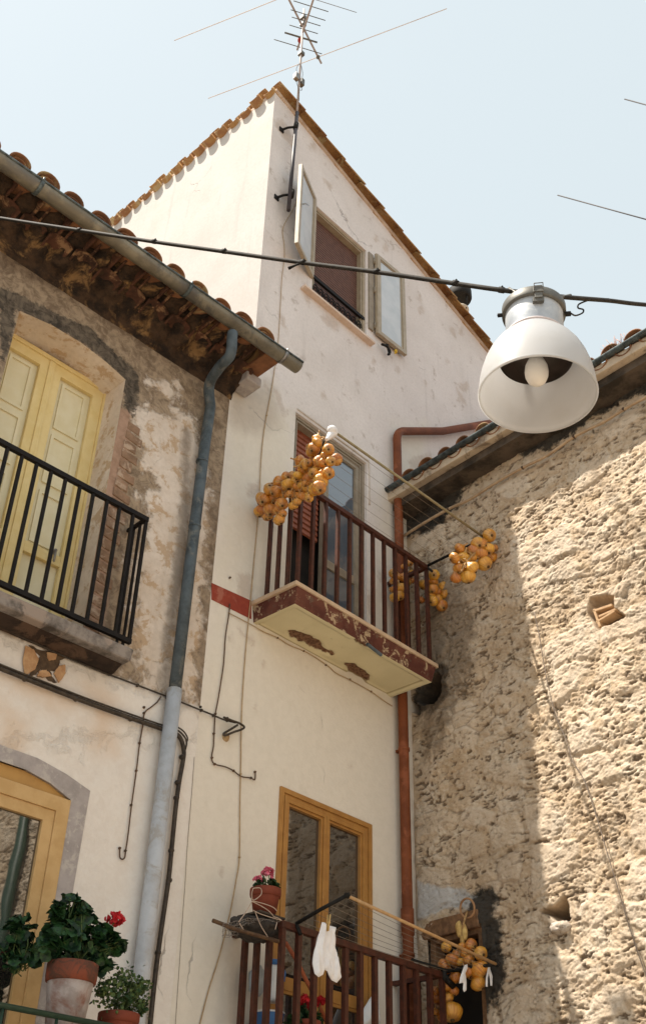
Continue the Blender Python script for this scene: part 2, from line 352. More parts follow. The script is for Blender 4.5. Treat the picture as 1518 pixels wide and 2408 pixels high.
# ================================================================ TALL HOUSE
TH = thing('tall_house', (4.602, S, -1.6), 'tall white plastered house with a sloping orange tiled roof edge and an open attic window', 'house')
XL, XR = 4.602, 9.6
def rtop(x): return 10.53-.292*(x-4.602)
att = [(5.285, 7.94), (6.10, 7.94), (6.10, 9.30), (5.285, 9.30)]
mid = [(5.15, 4.2), (6.105, 4.2), (6.105, 6.36), (5.15, 6.36)]
low = [(5.172, .8), (6.147, .8), (6.147, 2.925), (5.172, 2.925)]
outA = [(4.384, -1.6), (6.9, -1.6), (XR, -1.6), (XR, rtop(XR)), (4.602, rtop(4.602)), (4.602, 6.25), (4.384, 6.25)]
blot = [z2([(430,1845),(460,1830),(510,1860),(535,1900),(515,1925),(480,1900),(450,1875)]),
        [(654,735),(668,742),(672,770),(662,765)],
        zb([(170,905),(235,910),(240,1040),(200,1035),(175,1000)]), zb([(215,460),(290,455),(285,515),(222,522)]),
        z2([(160,700),(210,690),(250,760),(290,850),(270,870),(215,800),(165,735)]),
        z2([(440,1030),(500,1070),(485,1110),(450,1060)]), z2([(640,1150),(665,1160),(650,1200)]), z2([(990,1780),(1015,1800),(1005,1830)]), z2([(1175,1900),(1210,1910),(1215,1970),(1185,1940)]),
        z2([(330,1640),(350,1650),(355,1780),(335,1720)]), z2([(190,1110),(250,1120),(240,1170),(200,1150)]),
        zd([(930,335),(960,350),(1000,470),(980,460),(950,400)]), zd([(1040,400),(1100,470),(1150,660),(1145,760),(1110,640),(1060,520)]),
        zd([(1160,650),(1200,650),(1200,700),(1165,690)]), zl([(170,1210),(300,1160),(310,1230),(200,1270)]), zl([(440,780),(490,860),(500,900),(460,860)]),
        zb([(870,890),(900,900),(895,960),(872,950)]), zb([(815,1020),(840,1010),(850,1110),(820,1110)]), zb([(175,1180),(260,1240),(240,1260),(180,1200)])]
blot += [[(x+dx*r*(1+.5*math.sin(k*2.3+x)), y+dy*r*(1.3+.5*math.cos(k*1.7+y))) for k in range(9) for dx, dy in [(math.cos(k*.7), math.sin(k*.7))]] for x, y, r in [(x_, y_, r_*(.45+.9*abs(math.sin(x_*1.37)))) for x_, y_, r_ in [(735,345,6),(800,590,8),(885,560,9),(905,585,6),(925,640,5),(990,730,6),(985,700,4),(1085,780,8),(1090,910,9),(1078,940,6),(1050,850,5),(880,850,5),(725,700,8),(760,930,5),(665,700,6),(690,640,5),(1000,900,5),(700,540,5),(850,640,4),(640,1240,6),(840,900,4),(935,870,5),(600,1665,3),(700,1700,2.5),(820,1800,2.5),(540,1500,3),(520,2050,4),(620,1560,3)]]]
creampoly = [(545,905),(640,900),(660,960),(690,980),(690,1370),(860,1480),(930,1000),(1000,1000),(1020,2500),(300,2500),(450,1680)]
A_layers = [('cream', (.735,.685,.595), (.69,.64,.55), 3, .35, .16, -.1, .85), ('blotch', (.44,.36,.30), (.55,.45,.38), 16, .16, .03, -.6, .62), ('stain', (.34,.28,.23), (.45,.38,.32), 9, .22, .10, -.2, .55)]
WALL_A = wallmat('tall_house_plaster', (.755,.70,.675), (.665,.61,.58), A_layers, 1.6, .55, 38, mott=((.40,.33,.28), 5.5, .57, .68, .6))
WALL_A_DRY = WALL_A
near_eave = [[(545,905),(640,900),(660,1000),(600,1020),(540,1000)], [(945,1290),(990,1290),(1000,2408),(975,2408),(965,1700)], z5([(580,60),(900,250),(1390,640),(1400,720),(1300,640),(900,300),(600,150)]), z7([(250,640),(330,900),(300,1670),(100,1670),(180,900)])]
wA = wall('front_wall', FA, outA, [att, mid, low], WALL_A, TH, .035, {'cream': maxsd(FA, [creampoly]), 'blotch': maxsd(FA, blot), 'stain': maxsd(FA, near_eave)}, reveal=.16)
# side wall (sunlit) + body
WALL_D = wallmat('side_wall_plaster', (.565,.54,.515), (.52,.49,.46), [('stain', (.62,.52,.42), (.68,.58,.48), 7, .2, .08, 0, .5)], 1.2, .35, 30, mott=((.50,.45,.40), 1.4, .52, .72, .6))
outD = [(.0, 5.6), (4.8, 5.6), (4.8, 10.53), (0, 10.53)]
dpol = [[(FD.uz(592,322)), (FD.uz(640,290)), (FD.uz(642,305)), (FD.uz(598,330))]]
wD = wall('side_wall', FD, outD, [], WALL_D, TH, .08, {'stain': lambda u, z: np.maximum.reduce([sdpoly(u, z, q) for q in dpol])})
mb = MB()   # hidden body that closes the house
def idP(u, o, z): return np.array([u, o, z])
mb.add([idP(u, y, z) for u, y, z in [(4.63,5.5,-1.6),(XR,5.5,-1.6),(XR,10,-1.6),(4.63,10,-1.6),(4.63,5.5,10.45),(XR,5.5,rtop(XR)-.08),(XR,10,rtop(XR)-.08),(4.63,10,10.45)]], [(0,1,5,4),(1,2,6,5),(2,3,7,6),(3,0,4,7),(4,5,6,7)])
mb.build('inner_walls', DARK, TH)
mb = MB(); mb.box(idP, 4.384, 4.6, 5.205, 5.5, -1.6, 6.2); mb.add([idP(*p) for p in [(XR,5.2,-1.6),(XR,10,-1.6),(XR,10,rtop(XR)),(XR,5.2,rtop(XR))]], [(0,1,2,3)]); mb.build('end_wall', WALL_D, TH)
# painted red band beside the balcony
mb = MB(); b = pxpoly(FA, [(497,1371),(590,1413),(590,1456),(497,1410)]); mb.prism([FA.P(u, 0, z) for u, z in b], nB*0+np.array([0,-.004,0])); mb.build('painted_band', simple('red_band_paint', (.30,.055,.03), (.24,.04,.025), 8, .85, .3, 50, c3=(.36,.12,.08)), TH)
# ---- roof: barrel tiles running down the slope
def barrel(mb, a, b, r0, r1, up, half=True, n=8, th=.012):
    """one half-round cover tile from a to b, radius r0->r1, with thickness"""
    a, b = np.array(a, float), np.array(b, float); d = b-a; d /= np.linalg.norm(d); sgn = 1 if half else -1
    side = np.cross(d, up); side /= np.linalg.norm(side); u2 = np.cross(side, d); vs = []
    for p, r in ((a, r0), (b, r1)):
        for rr in (r, r-th):
            for k in range(n+1):
                t = math.pi*k/n; vs.append(p+side*math.cos(t)*rr+u2*math.sin(t)*rr*.8*sgn)
    m = n+1; fs = []
    for k in range(n):
        fs += [(k, k+1, 2*m+k+1, 2*m+k), (m+k, 3*m+k, 3*m+k+1, m+k+1), (k, m+k, m+k+1, k+1), (2*m+k, 2*m+k+1, 3*m+k+1, 3*m+k)]
    fs += [(0, 2*m, 3*m, m), (n, m+n, 3*m+n, 2*m+n)]
    mb.add(vs, fs, True)
slope = np.array([1, 0, -.292]); slope /= np.linalg.norm(slope); upn = np.array([.292, 0, 1.]); upn /= np.linalg.norm(upn)
mb = MB(); mb2 = MB()
for k in range(25):
    y = 5.17+.185*k; jit = rng.random()*.04
    for j in range(15 if k < 2 else 11):
        a = np.array([4.56, y, 10.575])+slope*(.345*j-jit*(k > 0)+rng.random()*.02)+upn*(.014+rng.random()*.008)
        bb = a+slope*.40-upn*.018
        tgt = mb
        barrel(tgt, a, bb, .066+rng.random()*.008, .098, upn)
        if k < 24:
            a2 = a+np.array([0, .092, 0])-upn*.03; barrel(mb, a2, a2+slope*.4, .075, .06, upn, False)
mb.build('roof', TERRA_OCHRE, TH)
mb = MB(); mb.add([idP(*p) for p in [(4.60,5.175,10.53),(XR,5.175,rtop(XR)),(XR,10,rtop(XR)),(4.60,10,10.53),(4.60,5.175,10.565),(XR,5.175,rtop(XR)+.035),(XR,10,rtop(XR)+.035),(4.60,10,10.565)]], [(0,1,2,3),(4,5,6,7),(0,1,5,4),(1,2,6,5),(2,3,7,6),(3,0,4,7)])
mb.build('roof_bedding', simple('pale_mortar', (.62,.50,.40), (.48,.36,.27), 8, .95, .6, 40), TH)
# chimney
cb = onp(1082, 735, (0,1,0), (0,6.1,0)); mb = MB(); mb.lathe([(.10, -.9), (.10, .02), (.12, .03), (.12, .06), (.095,.07)], cb, 20, cap1=True); ch = mb.build('chimney', simple('chimney_pipe', (.50,.42,.33), (.36,.30,.24), 8, .8, .3), TH)
cc = onp(1080, 695, (0,1,0), (0,6.1,0)); mb = MB(); mb.lathe([(.155,-.10),(.17,-.06),(.17,.07),(.12,.12),(.02,.15)], cc, 24, cap0=True, cap1=True)
for k in range(3):
    a = 2*math.pi*k/3+.4; mb.tube([cc+np.array([.1*math.cos(a), .1*math.sin(a), -.34]), cc+np.array([.13*math.cos(a), .13*math.sin(a), -.08])], .012)
mb.build('cowl', BLACK, ch)
# ---- attic window
def win_frame(nm, fr, u0, u1, z0, z1, w, o0, o1, mat, parent, steps=1, wb=None):
    mb = MB(); mb.ring(fr.P, u0, u1, z0, z1, w*.55, o0, o1, wb and wb*.55)
    mb.ring(fr.P, u0+w*.55, u1-w*.55, z0+(wb or w)*.55, z1-w*.55, w*.22, o0, o1-.012); mb.ring(fr.P, u0+w*.77, u1-w*.77, z0+(wb or w)*.77, z1-w*.77, w*.23, o0, o1-.006)
    return mb.build(nm, mat, parent, bevel=.002)
aw = win_frame('attic_window', FA, 5.285, 6.10, 7.945, 9.30, .055, -.13, -.02, ALU, TH)
aw['label'] = 'open attic window with a lowered brown shutter'
mb = MB()
for i in range(40):
    z = 7.95+i*.034; mb.add([FA.P(5.33, -.10, z), FA.P(6.06, -.10, z), FA.P(6.06, -.085, z+.006), FA.P(5.33, -.085, z+.006), FA.P(5.33, -.085, z+.028), FA.P(6.06, -.085, z+.028), FA.P(5.33, -.10, z+.034), FA.P(6.06, -.10, z+.034)], [(0,1,2,3),(3,2,5,4),(4,5,7,6)])
mb.build('roller_shutter', SLAT, aw)
mb = MB(); mb.box(FA.P, 5.33, 6.06, -.125, -.115, 7.95, 9.28); mb.build('backing', DARK, aw)
mb = MB(); mb.box(FA.P, 5.13, 6.17, -.02, .065, 7.905, 7.935); mb.build('sill', simple('pinkish_marble_sill', (.68,.54,.44), (.60,.46,.36), 8, .5, .1), TH, bevel=.004)
mb = MB(); gz = 8.275; mb.box(FA.P, 5.30, 6.09, -.04, -.012, gz-.04, gz)
for i in range(9):
    c = 5.36+i*.082; mb.tube([FA.P(c+.040*math.cos(a)*(1-a/13), -.026, 8.10+.085*math.sin(a)*(1-a/13)) for a in np.linspace(0, 9, 26)], .006, 5)
mb.tube([FA.P(5.3, -.026, 7.98), FA.P(6.09, -.026, 7.98)], .006, 6); mb.build('scroll_grille', RAIL_BLACK, TH)
def sash(H, ang, w, z0, z1, nm, lab, pane):
    e = np.array([math.cos(ang), math.sin(ang), 0]); n = np.array([-math.sin(ang), math.cos(ang), 0]); fr = Fr(np.array([H[0], H[1], 0.]), e, n)
    mb = MB(); mb.ring(fr.P, 0, w, z0, z1, .052, -.02, .02); mb.ring(fr.P, .052, w-.052, z0+.052, z1-.052, .014, -.012, .012); mb.box(fr.P, -.012, 0, -.012, .012, z0, z1)
    s_ = mb.build(nm, ALU, TH, bevel=.003); s_['label'] = lab
    mb = MB(); mb.box(fr.P, .06, w-.06, -.003, .003, z0+.06, z1-.06); mb.build('pane', pane, s_); return s_, fr
# left sash swings out over the street, right one lies almost against the wall
dl = np.array([4.845, 5.0])-np.array([5.27, 5.19]); sl, frl = sash((5.27, 5.19), math.atan2(dl[1], dl[0]), float(np.linalg.norm(dl)), 8.165, 9.36, 'casement', 'left casement swung out from the wall', FROST)
mb = MB(); mb.tube([frl.P(.40, -.02, 8.78), frl.P(.40, -.05, 8.78), frl.P(.33, -.06, 8.70)], .009); mb.tube([frl.P(.40, .02, 8.80), frl.P(.40, .05, 8.80), frl.P(.33, .055, 8.86)], .009); mb.build('window_handle', ALU_BRIGHT, sl)
sr, frr = sash((6.225, 5.165), R(-2), .455, 8.115, 9.325, 'casement', 'right casement folded back against the wall', FROST)
mb = MB()
for z in (8.22, 8.75, 9.2): mb.lathe([(.010, -.04), (.010, .04)], (6.205, 5.172, z), 8, cap0=True, cap1=True)
mb.box(FA.P, 6.13, 6.20, -.012, .018, 8.14, 9.30); mb.build('hinge_post', ALU_GREY, TH)
mb = MB(); p = FA.px(912, 822, .06); mb.tube(spline([p+[-.10,0,.0], p+[-.02,0,.03], p+[.03,0,-.01], p+[0,0,-.07]], 4), .014, 8); mb.tube([p+[-.02,0,.06], p+[.02,0,-.06]], .012, 6); mb.build('wind_hook', BLACK, sr)
mb = MB(); q = FA.px(930, 826, .07); mb.lathe([(.0,-.03),(.016,-.02),(.018,.01),(0,.03)], q, 8); mb.tube([q, q+[-.02,0,-.05]], .006, 6); mb.build('hook_tag', YELLOW, sr)
# ---- middle balcony door
md = win_frame('balcony_door', FA, 5.15, 6.105, 4.22, 6.36, .06, -.13, -.025, ALU_GREY, TH)
md['label'] = 'grey framed upper balcony door with its left leaf open'
shb = FA.uz(730, 1268, -.11)[1]
mb = MB(); z = shb
while z < 6.3:
    mb.add([FA.P(5.19, -.118, z), FA.P(5.58, -.118, z), FA.P(5.58, -.098, z+.006), FA.P(5.19, -.098, z+.006), FA.P(5.58, -.108, z+.05), FA.P(5.19, -.108, z+.05), FA.P(5.58, -.118, z+.052), FA.P(5.19, -.118, z+.052)], [(0,1,2,3),(3,2,4,5),(5,4,6,7)]); z += .055
mb.build('roller_shutter', SLAT_RED, md)
mb = MB(); mb.box(FA.P, 5.17, 6.09, -.24, -.20, 4.2, 6.34); mb.build('dark_room', DARK, md)
mb = MB(); mb.ring(FA.P, 5.585, 6.055, 4.25, 6.31, .055, -.09, -.04); mb.box(FA.P, 5.64, 6.0, -.085, -.045, 5.0, 5.075); mb.ring(FA.P, 5.636, 6.004, 5.07, 6.26, .012, -.08, -.048); lf = mb.build('door_leaf', ALU_GREY, md, bevel=.003)
mb = MB(); mb.box(FA.P, 5.64, 6.0, -.068, -.062, 4.3, 6.26); mb.build('pane', GLASS_SKY, md)
# plaster trim round the door
tr = NT('trim'); 
mb = MB(); mb.tube(spline([FA.P(5.16, .002, 6.40), FA.P(5.6, .002, 6.40), FA.P(6.08, .002, 6.395), FA.P(6.135, .002, 6.35), FA.P(6.14, .002, 5.9)], 5), [.010]*21, 6); mb.build('plaster_bead', WALL_A_DRY, TH)
# ---- lower balcony door
ld = win_frame('balcony_door', FA, 5.17, 6.148, .85, 2.925, .065, -.06, .018, GOLD, TH); ld['label'] = 'ochre framed lower balcony door reflecting the stone wall'
for u0, u1 in ((5.235, 5.655), (5.657, 6.083)):
    mb = MB(); mb.ring(FA.P, u0, u1, .9, 2.862, .028, -.045, .010); mb.ring(FA.P, u0+.028, u1-.028, .928, 2.834, .018, -.045, -.002); mb.box(FA.P, u0+.046, u1-.046, -.045, -.006, 1.62, 1.70); mb.box(FA.P, u0+.046, u1-.046, -.045, -.012, 1.60, 1.62)
    l_ = mb.build('door_leaf', GOLD, ld, bevel=.002)
    mb = MB(); mb.box(FA.P, u0+.04, u1-.04, -.035, -.028, 1.69, 2.82); mb.box(FA.P, u0+.04, u1-.04, -.035, -.028, .93, 1.61); mb.build('pane', GLASS_DARK, ld)
# ---- balconies of the tall house
def balcony(nm, lab, z_top, x0, x1, off, detailed):
    root = TH
    mb = MB(); mb.box(FA.P, x0-.01, x1+.01, 0, off, z_top-.035, z_top); sl_ = mb.build(nm, SLABTOP, root, bevel=.006); sl_['label'] = lab
    # fascia: tapered block, top wider than the bottom
    mb = MB(); a, b = x0+.012, x1-.015; c, d = off-.012, off-.045; zt, zb_ = z_top-.036, z_top-.165
    V = [FA.P(a, 0, zt), FA.P(b, 0, zt), FA.P(b, c, zt), FA.P(a, c, zt), FA.P(a+.02, 0, zb_), FA.P(b-.02, 0, zb_), FA.P(b-.02, d, zb_), FA.P(a+.02, d, zb_)]
    mb.add(V, [(0,1,2,3),(0,3,7,4),(3,2,6,7),(2,1,5,6)])
    # subdivide for layers
    o = mb.build('slab_fascia', FASCIA, sl_)
    mb = MB(); n1, n2 = 90, 26; U = np.linspace(a+.019, b-.019, n1); O = np.linspace(0, d+.001, n2); vs = []; 
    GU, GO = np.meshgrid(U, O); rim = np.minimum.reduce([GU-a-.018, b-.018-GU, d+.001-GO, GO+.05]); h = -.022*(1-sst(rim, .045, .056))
    soff = FA
    pk = [zb(L) for L in ([(415,1205),(450,1200),(520,1225),(580,1260),(600,1295),(655,1315),(640,1325),(560,1300),(500,1265),(430,1235)], [(745,1235),(775,1228),(820,1250),(815,1270),(760,1262)], [(700,1362),(745,1365),(790,1395),(830,1430),(825,1455),(780,1445),(720,1405)])] if detailed else []
    patch = np.full(GU.shape, -1.)
    for L in pk:
        q = [onp(x, y, (0,0,1), (0,0,zb_)) for x, y in L]; patch = np.maximum(patch, sdpoly(GU, S-GO, [(p[0], p[1]) for p in q]))
    nz = fbm(GU*22, GO*22, 4, 5); pf = sst(patch+.05*(nz-.5), -.012, .008); h = h+.02*pf*(.4+nz)
    V = [FA.P(GU[j, i], GO[j, i], zb_+.021+h[j, i]) for j in range(n2) for i in range(n1)]
    mb.add(V, [(j*n1+i, j*n1+i+1, (j+1)*n1+i+1, (j+1)*n1+i) for j in range(n2-1) for i in range(n1-1)], True)
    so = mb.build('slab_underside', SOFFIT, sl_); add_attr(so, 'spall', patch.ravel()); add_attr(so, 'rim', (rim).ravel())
    return sl_
t = NT('flaking_red_fascia'); v = t.math('ADD', t.noise(9, 9, .7, .5), t.math('MULTIPLY', t.noise(60, 4), .15)); c = t.mix(t.mr(v, .61, .66), t.mix(t.mr(t.noise(5, 6), .4, .6), (.085,.026,.018), (.13,.045,.03)), (.40,.30,.19)); c = t.mix(t.mr(t.noise(14, 8, .7), .55, .66), c, (.12,.07,.05)); t.bump(v, .6, .01); FASCIA = t.fin(c, .85)
t = NT('yellow_soffit'); c = t.mix(t.mr(t.noise(3, 7, .6), .3, .7), (.66,.60,.40), (.60,.54,.35)); c = t.mix(t.mr(t.math('ADD', t.attr('spall'), t.math('MULTIPLY', t.math('SUBTRACT', t.noise(22, 8, .7), .5), .05)), -.006, .006), c, t.mix(t.mr(t.noise(40, 6), .4, .6), (.10,.05,.03), (.22,.12,.07)))
c = t.mix(t.mr(t.noise(7, 9, .72, .4), .62, .70, 0, .7), c, (.30,.24,.13)); rl = t.math('ABSOLUTE', t.math('SUBTRACT', t.attr('rim'), .052)); c = t.mix(t.mr(t.math('ADD', rl, t.math('MULTIPLY', t.noise(6, 6), .010)), .006, .014, .75, 0), c, (.26,.21,.11)); t.bump(t.noise(30, 5), .25, .006); SOFFIT = t.fin(c, .85)  # dark line along the rim step is crease shade painted into the colour
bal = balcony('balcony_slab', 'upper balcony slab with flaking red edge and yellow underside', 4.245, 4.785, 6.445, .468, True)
mb = MB(); p0 = onp(540+.0, 0, (0,0,1), (0,0,4.07)) if False else onp(*zb([(815,1262)])[0], (0,0,1), (0,0,4.06)); p1 = onp(*zb([(885,1308)])[0], (0,0,1), (0,0,4.05)); mb.tube([p0+[0,0,.01], p1-[0,0,.005]], .013, 10, caps=False); mb.build('drain_spout', PIPE_BLUE, bal)
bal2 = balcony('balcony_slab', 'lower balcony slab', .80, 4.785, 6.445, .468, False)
def railing(zf, zr, nm, lab, bw=.0135):
    mb = MB(); x0, x1, o = 4.835, 6.40, .42
    mb.box(FA.P, x0-.02, x1+.02, o-.02, o+.02, zr-.040, zr); hr = mb.build(nm, RAIL_RED, TH, bevel=.003); hr['label'] = lab
    mb = MB(); mb.box(FA.P, x0-.018, x0+.018, 0, o-.02, zr-.033, zr-.002); mb.build('side_rail', RAIL_RED, hr); mb = MB(); mb.box(FA.P, x1-.018, x1+.018, 0, o-.02, zr-.033, zr-.002); mb.build('side_rail', RAIL_RED, hr)
    first = None; pos = [(x0+(x1-x0)*i/11, o) for i in range(12)]+[(x0, o*k/4) for k in (1, 2, 3)]+[(x1, o*k/4) for k in (1, 2, 3)]
    for x, oo in pos:
        if first is None:
            mb = MB(); mb.box(lambda u, o_, z: FA.P(x+u, oo+o_, z), -bw, bw, -bw, bw, zf, zr-.03); first = mb.build('baluster', RAIL_RED, hr); fx, fo = x, oo
        else:
            c = first.copy(); COL.objects.link(c); c.parent = hr; c.location = Vector((x-fx, -(oo-fo), 0))
    return hr
RU = railing(4.245, 5.19, 'balcony_railing', 'red iron railing of the upper balcony')
RL = railing(.80, 1.868, 'balcony_railing', 'red iron railing of the lower balcony', .016)
# ---- red-brown downpipe of the tall house
mb = MB(); off = .075; pts = [FA.px(1215, 984, off), FA.px(1141, 997, off), FA.px(1040, 1014, off), FA.px(955, 1029, off)]
el = [np.array([6.50, S-off, pts[-1][2]-.02]), np.array([6.475, S-off, 6.72]), np.array([6.472, S-off, 6.6])]
c3_ = np.array([6.472, S-off, pts[3][2]-.015]); a3 = c3_+(pts[2]-c3_)/np.linalg.norm(pts[2]-c3_)*.12; b3 = c3_-UP*.12
mb.tube(pts[:3]+[a3*(1-q)**2+c3_*2*q*(1-q)+b3*q*q for q in np.linspace(0, 1, 9)]+[np.array([6.472, S-off, 4.6]), np.array([6.475, S-off, 2.22]), np.array([6.476, S-off, -1.5])], .041, 16); dp = mb.build('red_downpipe', PIPE_RED, TH); dp['label'] = 'red brown downpipe on the right of the white facade'
for z in (6.25, 2.05, 1.2, 3.62):
    mb = MB(); mb.lathe([(.043,-.014),(.047,-.012),(.047,.012),(.043,.014)], (6.474, S-off, z), 20); mb.box(FA.P, 6.46, 6.49, 0, .05, z-.01, z+.01); mb.build('pipe_clamp', STRAPMETAL if z > 6 else PIPE_RED, dp)
mb = MB(); mb.lathe([(.041,-.10),(.049,-.09),(.049,.09),(.041,.10)], (6.474, S-off, 2.28), 20); mb.build('pipe_joint', PIPE_RED, dp)
# ================================================================ STAINED HOUSE (left)
BH = thing('stained_house', B0-np.array([0,0,1.6]), 'old house with peeling brown plaster, zinc gutter and cream balcony door', 'house')
UL = -7.0
doorB = [(-1.905, 3.28), (-.985, 3.28), (-.985, 5.545), (-1.16, 5.595), (-1.40, 5.63), (-1.65, 5.625), (-1.905, 5.575)]
w4 = [(-1.80, .2), (-.905, .2), (-.872, 2.335), (-1.02, 2.39), (-1.19, 2.42), (-1.36, 2.42), (-1.55, 2.39), (-1.80, 2.33)]
outB = [(UL, -1.6), (0, -1.6), (0, 6.17), (UL, 6.17)]
pale = [z4([(780,230),(850,165),(960,200),(1090,215),(1150,300),(1200,600),(1215,1000),(1200,1180),(1185,1500),(1130,1860),(1000,1850),(860,1800),(790,1700),(765,1250),(765,1000),(850,780),(830,720),(890,670),(885,590),(820,500)]), z4([(870,30),(1010,30),(1020,110),(940,100)]), z4([(-400,1500),(-400,1450),(100,1500),(700,1770),(1200,1950),(1200,2100),(-400,2100)])]
lowp = [[(-400,1330),(0,1487),(376,1634),(475,1668),(700,1760),(700,3200),(-600,3200)]]
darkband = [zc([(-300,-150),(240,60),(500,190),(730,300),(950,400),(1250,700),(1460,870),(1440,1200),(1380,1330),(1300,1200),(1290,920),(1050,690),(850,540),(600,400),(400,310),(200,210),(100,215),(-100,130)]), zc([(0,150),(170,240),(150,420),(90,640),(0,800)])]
quoin = [z4([(700,180),(765,200),(735,560),(700,720),(650,1100),(600,1500),(480,1480),(560,900),(640,450)])]
topdarkB = [[(0,560),(150,650),(330,770),(480,850),(545,890),(545,1000),(520,905),(450,880),(330,800),(180,700),(0,620)]]  # darker band along the top of the wall below the eaves
orange = [[(20,1590),(110,1600),(170,1660),(120,1670),(60,1640)], [(210,1620),(270,1640),(270,1770),(215,1760)], [(0,1650),(60,1700),(40,1790),(0,1760)]]
dk = [z4([(1060,300),(1100,300),(1100,1000),(1000,1500),(950,1800),(925,1800),(980,1300),(1040,800)]), z4([(1275,560),(1300,560),(1220,1300),(1165,1900),(1140,1900),(1170,1500),(1215,1100),(1240,800)])]
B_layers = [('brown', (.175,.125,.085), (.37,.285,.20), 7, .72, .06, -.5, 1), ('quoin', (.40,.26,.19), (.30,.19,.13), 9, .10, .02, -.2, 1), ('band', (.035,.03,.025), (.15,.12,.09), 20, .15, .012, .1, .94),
            ('dark', (.13,.10,.075), (.20,.15,.11), 9, .16, .04, -.2, .7), ('low', (.745,.70,.65), (.70,.645,.59), 5, .02, .02, .2, 1), ('orange', (.58,.36,.19), (.62,.42,.25), 5, .25, .12, 0, .5), ('soot_dark', (.07,.045,.03), (.14,.09,.055), 8, .3, .08, -.3, .8)]
t_b = wallmat('peeling_plaster', (.72,.64,.57), (.60,.50,.41), B_layers, 2.6, .9, 30, mott=((.42,.27,.14), 8, .51, .60, .7))
pale_sd = maxsd(FB, pale)
wB = wall('front_wall', FB, outB, [doorB, w4], t_b, BH, .035, {'brown': lambda u, z: -pale_sd(u, z), 'quoin': maxsd(FB, quoin), 'band': maxsd(FB, darkband), 'dark': maxsd(FB, dk), 'low': maxsd(FB, lowp), 'orange': maxsd(FB, orange), 'soot_dark': maxsd(FB, topdarkB)}, reveal=.3, wob=.008)
# raised worn quoin stones with gaps along the door
mb = MB()
for i in range(22):
    z = 3.36+i*.088; u = -.985+.004*i; w = .075+rng.random()*.02
    if z > 5.2: break
    w = .10+.03*(i % 2)+rng.random()*.015; mb.add([FB.P(a, b, c-.12*(a-u)+(.006*rng.random())) for a in (u+.001, u+w) for b in (-.01, .006+rng.random()*.006) for c in (z, z+.070)], [(0,1,3,2),(4,6,7,5),(0,4,5,1),(2,3,7,6),(0,2,6,4),(1,5,7,3)])
mb.build('door_surround', simple('worn_brick_surround', (.30,.19,.125), (.20,.125,.08), 9, .95, .7, 40, c3=(.44,.33,.25), sc3=7), BH, bevel=.006)
mb = MB(); mb.box(FB.P, UL, -.02, -4.5, -.32, -1.6, 6.1); mb.build('inner_walls', DARK, BH)
# door leaves
ox = -.27
dr = thing('tmp', (0,0,0), 'x', 'x'); bpy.data.objects.remove(dr)
mb = MB(); mb.ring(FB.P, -1.93, -.965, 3.2, 5.60, .035, ox-.02, ox+.03); cd_ = mb.build('cream_door', CREAM, BH, bevel=.004); cd_['label'] = 'double balcony door painted cream with panelled leaves'
for u0, u1 in ((-1.895, -1.462), (-1.452, -1.0)):
    mb = MB(); mb.ring(FB.P, u0, u1, 3.22, 5.565, .085, ox-.02, ox+.015); mb.box(FB.P, u0+.085, u1-.085, ox-.02, ox+.014, 3.95, 4.03); mb.box(FB.P, u1-.02 if u0 < -1.5 else u0, u1+.012 if u0 < -1.5 else u0+.02, ox+.015, ox+.028, 3.22, 5.56)
    lf = mb.build('door_leaf', CREAM, cd_, bevel=.004)
    mb = MB(); mb.box(FB.P, u0+.08, u1-.08, ox-.035, ox-.022, 3.3, 5.49)
    for z0 in (4.06, 4.55, 5.03): mb.ring(FB.P, u0+.12, u1-.12, z0, z0+.42, .022, ox-.022, ox-.008)
    mb.build('door_panel', CREAM_PALE, cd_)
mb = MB(); a = FB.P(-1.16, ox+.03, 4.03); mb.lathe([(.022,0),(.012,.01),(.012,.03),(0,.035)], a, 10, axis=nB); mb.tube([a+nB*.03, a+nB*.03-UP*.09], .008, 6); mb.build('door_handle', STRAPMETAL, cd_)
# lower window
WF = Fr(B0, eB, nB)
mb = MB(); mb.ring(FB.P, -1.79, -.872, .25, 2.33, .085, -.03, .012); lw = mb.build('arched_window', GOLD_LT, BH, bevel=.003); lw['label'] = 'light ochre window under a grey stone arch'
mb = MB(); mb.ring(FB.P, -1.705, -.957, .33, 2.245, .07, -.03, .002); mb.build('window_sash', GOLD_LT, lw, bevel=.003)
mb = MB(); mb.box(FB.P, -1.64, -1.02, -.028, -.02, .38, 2.18); mb.build('pane', GLASS_DARK, lw)
mb = MB(); arcw = [(-1.8,2.33),(-.872,2.335),(-1.02,2.39),(-1.19,2.42),(-1.36,2.42),(-1.55,2.39)]; mb.prism([FB.P(u, -.035, z) for u, z in arcw], nB*.02); mb.build('arch_panel', simple('ochre_panel', (.46,.26,.08), (.40,.22,.07), 8, .6, .05), lw)
# stone surround of the lower window
inn = [(-.945, .2), (-.872, 2.335), (-1.02, 2.39), (-1.19, 2.42), (-1.36, 2.42), (-1.55, 2.39), (-1.80, 2.33), (-1.80, .2)]
outn = [(-.80, .2), (-.752, 2.425), (-.93, 2.475), (-1.13, 2.508), (-1.38, 2.508), (-1.58, 2.48), (-1.90, 2.40), (-1.90, .2)]
mb = MB(); n = 8; vs = [FB.P(u, .006, z) for u, z in inn]+[FB.P(u, .006, z) for u, z in outn]+[FB.P(u, -.05, z) for u, z in inn]+[FB.P(u, -.05, z) for u, z in outn]
fs = []
for i in range(n-1): fs += [(i, i+1, n+i+1, n+i), (n+i, n+i+1, 3*n+i+1, 3*n+i), (i, 2*n+i, 2*n+i+1, i+1)]
mb.add(vs, fs); mb.build('stone_arch', STONE_GREY, BH)
